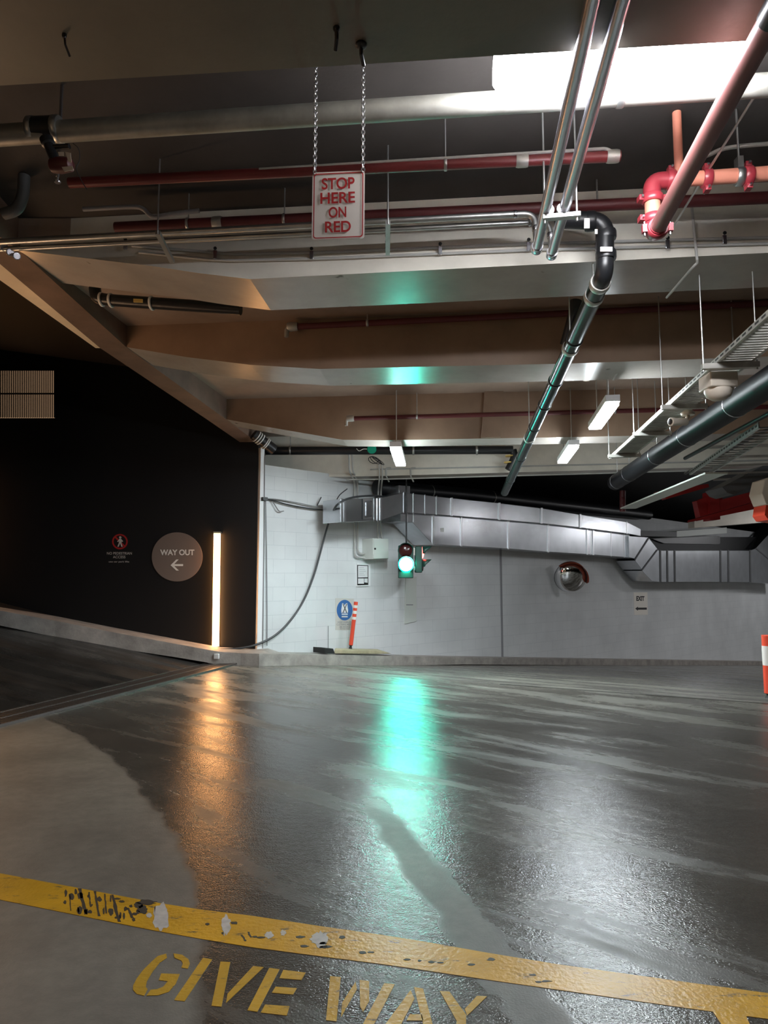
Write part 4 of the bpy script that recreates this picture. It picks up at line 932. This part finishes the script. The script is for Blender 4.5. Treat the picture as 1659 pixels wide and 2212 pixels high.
for cy, m_ in ((1194, 'lens_red'), (1222, 'lens_dark')):
    p = pS(912, cy, SY + .18); q = MB(); q.lathe(p, X, [(lr * .85, 0), (lr * .8, .012), (lr * .4, .025), (.003, .03)], 28); q.build('lens', m_, h2); visor(p, X, Z, lr * .95, .15, h2)
q = MB(); q.box(pS(895, 1192, SY + .12), X * .02, Y * .03, Z * .06); q.box(pS(895, 1228, SY + .12), X * .02, Y * .03, Z * .03); q.build('bracket', 'galv_dull', t)
q = MB(); p = pS(878, 1178, SY + .1); q.cyl(p - Z * .01, V((p.x, p.y, roof(p))), .012, seg=10); q.build('hanger_rod', 'pvc_black', t)
# patched panel below the signal
t = thing('wall_panel', 'narrow grey green patch panel with a dark slot below the traffic signal', 'panel', PW(886, 1345))
q = MB(); q.prism([PW(*p) for p in ((875, 1246), (898, 1246), (898, 1342), (873, 1348))], WN * .02); q.build('plate', 'box_cream', t, bevel=.004)
q = MB(); q.prism([PW(x, y, .02) for x, y in ((877.5, 1305.4), (892, 1305.4), (892, 1307.6), (877.5, 1307.6))], WN * .004); q.build('slot', 'print_grey', t, smooth=False)
# WAY OUT sign
FK = lambda o: (lambda x, y: PK(x, y, o))
t = thing('round_sign', 'brown round WAY OUT sign with a white arrow on the black wall', 'sign', PK(383, 1256))
q = MB(); q.prism(ell(383, 1203, 54.5, 53, FK(.0), 64), -Y * .012); q.build('disc', 'way_disc', t)
textpx('WAY OUT', (346, 1187, 420, 1199.5), FK(.014), 'way_text', t, bold=.03)
q = MB(); q.prism([PK(x, y, .012) for x, y in ((368.5, 1221), (381, 1208.5), (386, 1208.5), (376.5, 1218.5), (395.5, 1218.5), (395.5, 1222.8), (376.5, 1222.8), (386.5, 1232.5), (381, 1232.5))], -Y * .002); q.build('arrow', 'way_text', t, smooth=False)
# NO PEDESTRIAN ACCESS sign
t = thing('round_sign', 'small red no pedestrians symbol with white lettering on the black wall', 'sign', PK(258, 1216))
n = 48; a_, b_ = ell(259, 1170, 17, 16.6, FK(.004), n), ell(259, 1170, 13.6, 13.2, FK(.004), n)
q = MB(); q.add(a_ + b_, [(i, (i + 1) % n, n + (i + 1) % n, n + i) for i in range(n)]); q.prism([PK(x, y, .002) for x, y in ((248, 1161.5), (250.5, 1159), (270, 1178.5), (267.5, 1181))], -Y * .0015); q.build('ban_ring', 'sign_red', t, smooth=False)
q = MB(); q.prism(ell(259.8, 1161, 2.6, 2.6, FK(.005), 16), -Y * .001)
for ps in (((257.5, 1164), (262, 1164), (263, 1170), (262, 1174), (257, 1173)), ((257, 1172), (260, 1172.5), (256.5, 1181), (253.5, 1181)), ((259.5, 1173), (262.5, 1173), (265, 1181), (262, 1181)), ((258, 1164), (258, 1167), (255, 1171), (253, 1170)), ((261.5, 1164), (266, 1169), (264.5, 1170.5), (261.5, 1168))):
    q.prism([PK(x, y, .005) for x, y in ps], -Y * .001)
q.build('walking_symbol', 'dim_white', t, smooth=False)
for s_, bx in (('NO PEDESTRIAN', (231, 1192.5, 285, 1198)), ('ACCESS', (244, 1200.5, 271, 1206)), ('use car park lifts', (235, 1211.5, 279, 1216))): textpx(s_, bx, FK(.003), 'dim_white', t, bold=.005)
# louvre
t = thing('louvre', 'warm lit louvre of upright slats high in the black wall', 'louvre', PK(60, 905))
q = MB(); q.prism([PK(-16, 801, .004), PK(119, 801, .004), PK(119, 903, .004), PK(-16, 903, .004)], -Y * .002); q.build('backlight', 'louvre_glow', t, smooth=False)
q = MB()
for k in range(34): x = -14 + k * 4; q.prism([PK(x, 801), PK(x + 1.7, 801), PK(x + 1.7, 903), PK(x, 903)], -Y * .03)
q.build('slats', 'black_paint', t, smooth=False)
q = MB(); q.prism([PK(-16, 849.5), PK(119, 849.5), PK(119, 852.5), PK(-16, 852.5)], -Y * .02); q.build('crossbar', 'black_paint', t, smooth=False)
# cables on the white wall
def cable(lab, pts, r=.012, m='cable'):
    q = MB(); q.tube(smooth_path([PW(x, y, o) for x, y, o in pts]), r, 8); q.build('cable', m, None, lab, 'cable')
P = [PK(440, 1399, .25), PK(480, 1403, .22), PK(520, 1400, .15), PK(555, 1392, .06)] + [PW(x, y, o) for x, y, o in ((592, 1374, .05), (625, 1343, .05), (655, 1299, .05), (678, 1243, .06), (693, 1190, .08), (707, 1138, .14), (719, 1106, .4), (727, 1092, .66), (742, 1081, .7), (765, 1074, .68), (800, 1071, .62), (832, 1073, .5))]
q = MB(); q.tube(smooth_path(P), .015, 8); q.build('cable', 'cable', None, 'thick black cable sagging from the duct end to the kerb', 'cable')
cable('upper slack cable between the corner trim and the duct', [(570, 1077, .03), (600, 1079, .04), (640, 1086, .05), (690, 1096, .06), (730, 1102, .06)], .008, 'cable_grey')
cable('lower slack cable between the corner trim and the duct', [(570, 1078, .03), (590, 1081, .04), (625, 1091, .05), (680, 1100, .06), (716, 1102, .06)], .010)
cable('loose cable end drooping from the corner bundle', [(586, 1081, .03), (592, 1088, .04), (603, 1104, .05), (613, 1104, .06)], .008, 'cable_grey')
cable('short cable tail sticking up from the slack cables', [(685, 1092, .05), (688, 1086, .06), (694, 1074, .06)], .008)
cable('short cable tail beside the duct end', [(728, 1078, .4), (735, 1068, .5), (750, 1056, .5)], .008)
cable('thin cable down the edge of the corner trim', [(572, 985, .02), (571, 1080, .02), (570, 1200, .02), (567.5, 1400, .02)], .006, 'cable_grey')
cable('thin vertical cable ending just above the kerb', [(574, 1080, .02), (576, 1200, .02), (577, 1300, .02), (577, 1395, .02)], .006, 'cable_grey')
q = MB(); q.box(PW(571, 1078, .03), WT * .04, WN * .03, Z * .025); q.build('cable_clamp', 'pvc_black', None, 'black clamp bundling cables on the corner trim', 'clamp')
cable('thin wire on the wall beside the blue sign', [(709, 1352, .01), (709, 1385, .01), (709, 1402, .01)], .004, 'cable_grey')

# ================================================================== FLOOR THINGS
# delineator posts
def post(lab, base, top, r, grp, parts):
    base, top = V(base), V(top); d = top - base; t = thing('delineator_post', lab, 'bollard', base, grp)
    q = MB(); q.lathe(base, d, [(r * .9, 0), (r * .55, .03), (r * .55, d.length * .05), (r, d.length * .08)], 18); q.build('foot', 'rubber', t)
    q = MB(); q.tube([base + d * .075, top], r, 20); q.build('tube', 'bollard_orange', t, bevel=.003)
    for a, b in parts:
        q = MB(); q.ring(base + d * (a + b) / 2, d, r, d.length * (b - a), .002, 20); q.build('reflective_band', 'bollard_white', t)
zb = PW(757, 1401, .22)
post('leaning orange post with white bands in front of the blue sign', zb, PY(769, 1300, zb.y - .02), 4.4 / FPX * zb.y, 'orange delineator posts', ((.62, .68), (.745, .81), (.87, .93)))
p = PZ(1664, 1508, 0); post('orange post with white bands cut off by the photo edge', p, V((p.x, p.y, PY(1664, 1372, p.y).z)), .05, 'orange delineator posts', ((.52, .83),))
# wedge block on the kerb
t = thing('wheel_stop', 'dusty yellow wedge block with a black end on the kerb', 'wheel stop', PW(760, 1412, .3))
q = MB(); q.hexa([PW(x, y, .36) for x, y in ((722, 1412), (815, 1413), (846, 1412), (815, 1405), (722, 1403))], [PW(x, y, .10) for x, y in ((722, 1409), (815, 1410), (840, 1410), (815, 1402), (724, 1400))]); q.build('block', 'ramp_block', t, bevel=.01)
q = MB(); q.prism([PW(x, y, .38) for x, y in ((702, 1412), (724, 1412), (720, 1401), (702, 1400))], -WN * .28); q.build('end_cap', 'rubber', t, bevel=.006)
# kerb reflector
c = PY(467.5, 1418, 9.18); q = MB(); q.box(c, X * .036, Y * .02, Z * .036); q.build('kerb_reflector', 'label_white', None, 'small square white reflector on the kerb below the light bar', 'reflector', bevel=.01)
# drain grate
t = thing('drain_grate', 'dark steel drain grate across the foot of the exit ramp', 'grate', g0)
gw = V((gd.y, -gd.x, 0)); L = (g1 - g0).length + .1
q = MB(); ws = .19
for k in range(int((L + 1.2) / .035)):
    q.box(g0 + gw * .17 - gd * 1.1 + gd * k * .035 + Z * .012, gw * ws, gd * .009, Z * .008)
q.build('bars', 'grate', t, smooth=False)
for s in (-1, 0, 1):
    q = MB(); q.box(g0 + gw * .17 + gd * (L - 1.1) / 2 + gw * ws * s + Z * .012, gw * .012, gd * (L + 1.1) / 2, Z * .011); q.build('frame_bar', 'grate', t, smooth=False)
# expansion joint in the concrete
q = MB(); a, b = PZ(1080, 1478, 0), PZ(1700, 1523, 0); n = V((-(b - a).y, (b - a).x, 0)).normalized(); q.box((a + b) / 2 + Z * .001, (b - a) / 2, n * .012, Z * .0015); q.build('trim_4', 'scuff', smooth=False, **S)
# yellow line
F0 = lambda x, y: PZ(x, y, 0)
TOP = [(-80, 1872), (0, 1887), (160, 1917), (330, 1949), (430, 1965), (545, 1979), (690, 2001), (830, 2021), (900, 2032), (1060, 2060), (1200, 2083), (1300, 2097), (1480, 2122), (1659, 2146), (1760, 2160)]
BOT = [(-80, 1928), (0, 1944), (160, 1976), (330, 2010), (430, 2028), (545, 2047), (690, 2066), (830, 2084), (900, 2094), (1060, 2118), (1200, 2138), (1300, 2152), (1480, 2178), (1659, 2202), (1760, 2216)]
t = thing('road_line', 'broad worn yellow line painted across the wet concrete', 'road marking', F0(800, 2050))
q = MB(); n = len(TOP); q.add([F0(*p) + Z * .0012 for p in TOP] + [F0(*p) + Z * .0012 for p in BOT] + [F0(*p) for p in TOP] + [F0(*p) for p in BOT],
    [(i, i + 1, n + i + 1, n + i) for i in range(n - 1)] + [(i, i + 1, 2 * n + i + 1, 2 * n + i) for i in range(n - 1)] + [(n + i, n + i + 1, 3 * n + i + 1, 3 * n + i) for i in range(n - 1)]); q.build('stripe', 'yellow_line', t, smooth=False)
q = MB(); q.prism([F0(*p) for p in ((1540, 2186), (1612, 2196), (1640, 2260), (1590, 2260))], Z * .0012); q.build('side_stripe', 'yellow_line', t, smooth=False)
def blotch(cx, cy, rx, ry, m, nm, seed, parent, n=26):
    rnd = random.Random(seed); q = MB(); q.prism([F0(cx + rx * (1 + rnd.uniform(-.35, .25)) * math.cos(2 * math.pi * k / n), cy + ry * (1 + rnd.uniform(-.3, .2)) * math.sin(2 * math.pi * k / n)) + Z * .0012 for k in range(n)], Z * .0006); q.build(nm, m, parent, smooth=False)
for k, (x0, y0, x1, y1, wd) in enumerate(((172, 1920, 186, 1976, 6), (192, 1928, 196, 1960, 3), (205, 1926, 214, 1980, 4), (226, 1932, 230, 1974, 3), (243, 1934, 257, 1992, 6), (150, 1932, 153, 1968, 2), (276, 1962, 286, 1984, 5), (522, 2020, 530, 2034, 5), (536, 2014, 542, 2026, 4))):
    rnd = random.Random(k); q = MB(); Lp = []; Rp = []
    for j in range(8):
        f = j / 7; x = x0 + (x1 - x0) * f; y = y0 + (y1 - y0) * f; Lp.append(F0(x - wd * rnd.uniform(.3, .8), y) + Z * .0012); Rp.append(F0(x + wd * rnd.uniform(.3, .8), y) + Z * .0012)
    q.prism(Lp + Rp[::-1], Z * .0006); q.build('scuff_mark', 'scuff', t, smooth=False)
rnd = random.Random(5)
for k in range(26):
    x0 = rnd.uniform(140, 300); f = (x0 - 140) / 160; y0 = 1918 + f * 28 + rnd.uniform(2, 46); blotch(x0, y0, rnd.uniform(2, 7), rnd.uniform(2, 9), 'scuff', 'scuff_mark', 90 + k, t, 12)
for k in range(22):
    x0 = rnd.uniform(440, 1180); y0 = 1968 + (x0 - 440) * .152 + rnd.uniform(6, 46); blotch(x0, y0, rnd.uniform(3, 12), rnd.uniform(1.2, 3.5), 'scuff', 'scuff_mark', 140 + k, t, 12)
for k, a in enumerate(((316, 1950, 20, 6), (308, 1966, 12, 10), (300, 1957, 10, 7))): blotch(*a, 'scuff', 'scuff_mark', 40 + k, t)
for k, a in enumerate(((347, 1980, 20, 30), (322, 1978, 6, 6), (581, 2021, 9, 8), (612, 2016, 6, 6), (690, 2030, 20, 18), (488, 2000, 10, 22))): blotch(*a, 'worn', 'worn_patch', 60 + k, t)
# GIVE WAY stencil lettering
t = thing('road_lettering', 'stencilled yellow GIVE WAY lettering on the concrete below the line', 'road marking', F0(650, 2150))
def c6(x, y): return (x * .5425, 1800 + y * .5428)
def c7(x, y): return (800 + x * .5178, 1800 + y * .5176)
LET = [
 [[c6(*p) for p in ((662, 480), (628, 490), (600, 515), (568, 548), (545, 578), (530, 607), (530, 625), (545, 641), (574, 648), (588, 622), (580, 612), (585, 590), (605, 556), (636, 516), (665, 497))],
  [c6(*p) for p in ((690, 479), (725, 485), (750, 502), (756, 520), (748, 540), (722, 536), (728, 520), (722, 508), (695, 497))],
  [c6(*p) for p in ((583, 648), (630, 646), (672, 632), (700, 600), (716, 562), (642, 559), (632, 586), (668, 590), (650, 612), (625, 622), (600, 624))]],
 [[c6(*p) for p in ((808, 497), (845, 503), (735, 670), (693, 665))]],
 [[c6(*p) for p in ((878, 512), (917, 514), (882, 692), (842, 688))], [c6(*p) for p in ((1008, 530), (1050, 534), (900, 677), (906, 640))]],
 [[c6(*p) for p in ((1072, 537), (1113, 543), (1025, 712), (985, 706))], [c6(*p) for p in ((1128, 545), (1217, 556), (1200, 585), (1113, 578))], [c6(*p) for p in ((1097, 612), (1182, 618), (1167, 643), (1082, 636))], [c6(*p) for p in ((1056, 683), (1153, 690), (1142, 727), (1038, 715))]],
 [[c6(*p) for p in ((1315, 570), (1357, 574), (1340, 750), (1298, 745))], [c6(*p) for p in ((1416, 592), (1421, 622), (1358, 733), (1362, 676))], [c6(*p) for p in ((1432, 585), (1470, 590), (1470, 668), (1446, 712), (1434, 690))], [c6(*p) for p in ((1530, 598), (1572, 602), (1474, 790), (1430, 790))]],
 [[c7(*p) for p in ((168, 655), (184, 692), (112, 830), (40, 830))], [c7(*p) for p in ((182, 643), (220, 650), (268, 830), (228, 830))], [c7(*p) for p in ((165, 757), (214, 757), (221, 783), (151, 783))]],
 [[c7(*p) for p in ((290, 660), (330, 662), (400, 760), (398, 835), (354, 835), (360, 784))], [c7(*p) for p in ((445, 680), (487, 682), (404, 763), (394, 735))]]]
for lt_ in LET:
    q = MB()
    for ps in lt_: q.prism([F0(*p) for p in ps], Z * .0012)
    q.build('letter', 'yellow_letter', t, smooth=False)
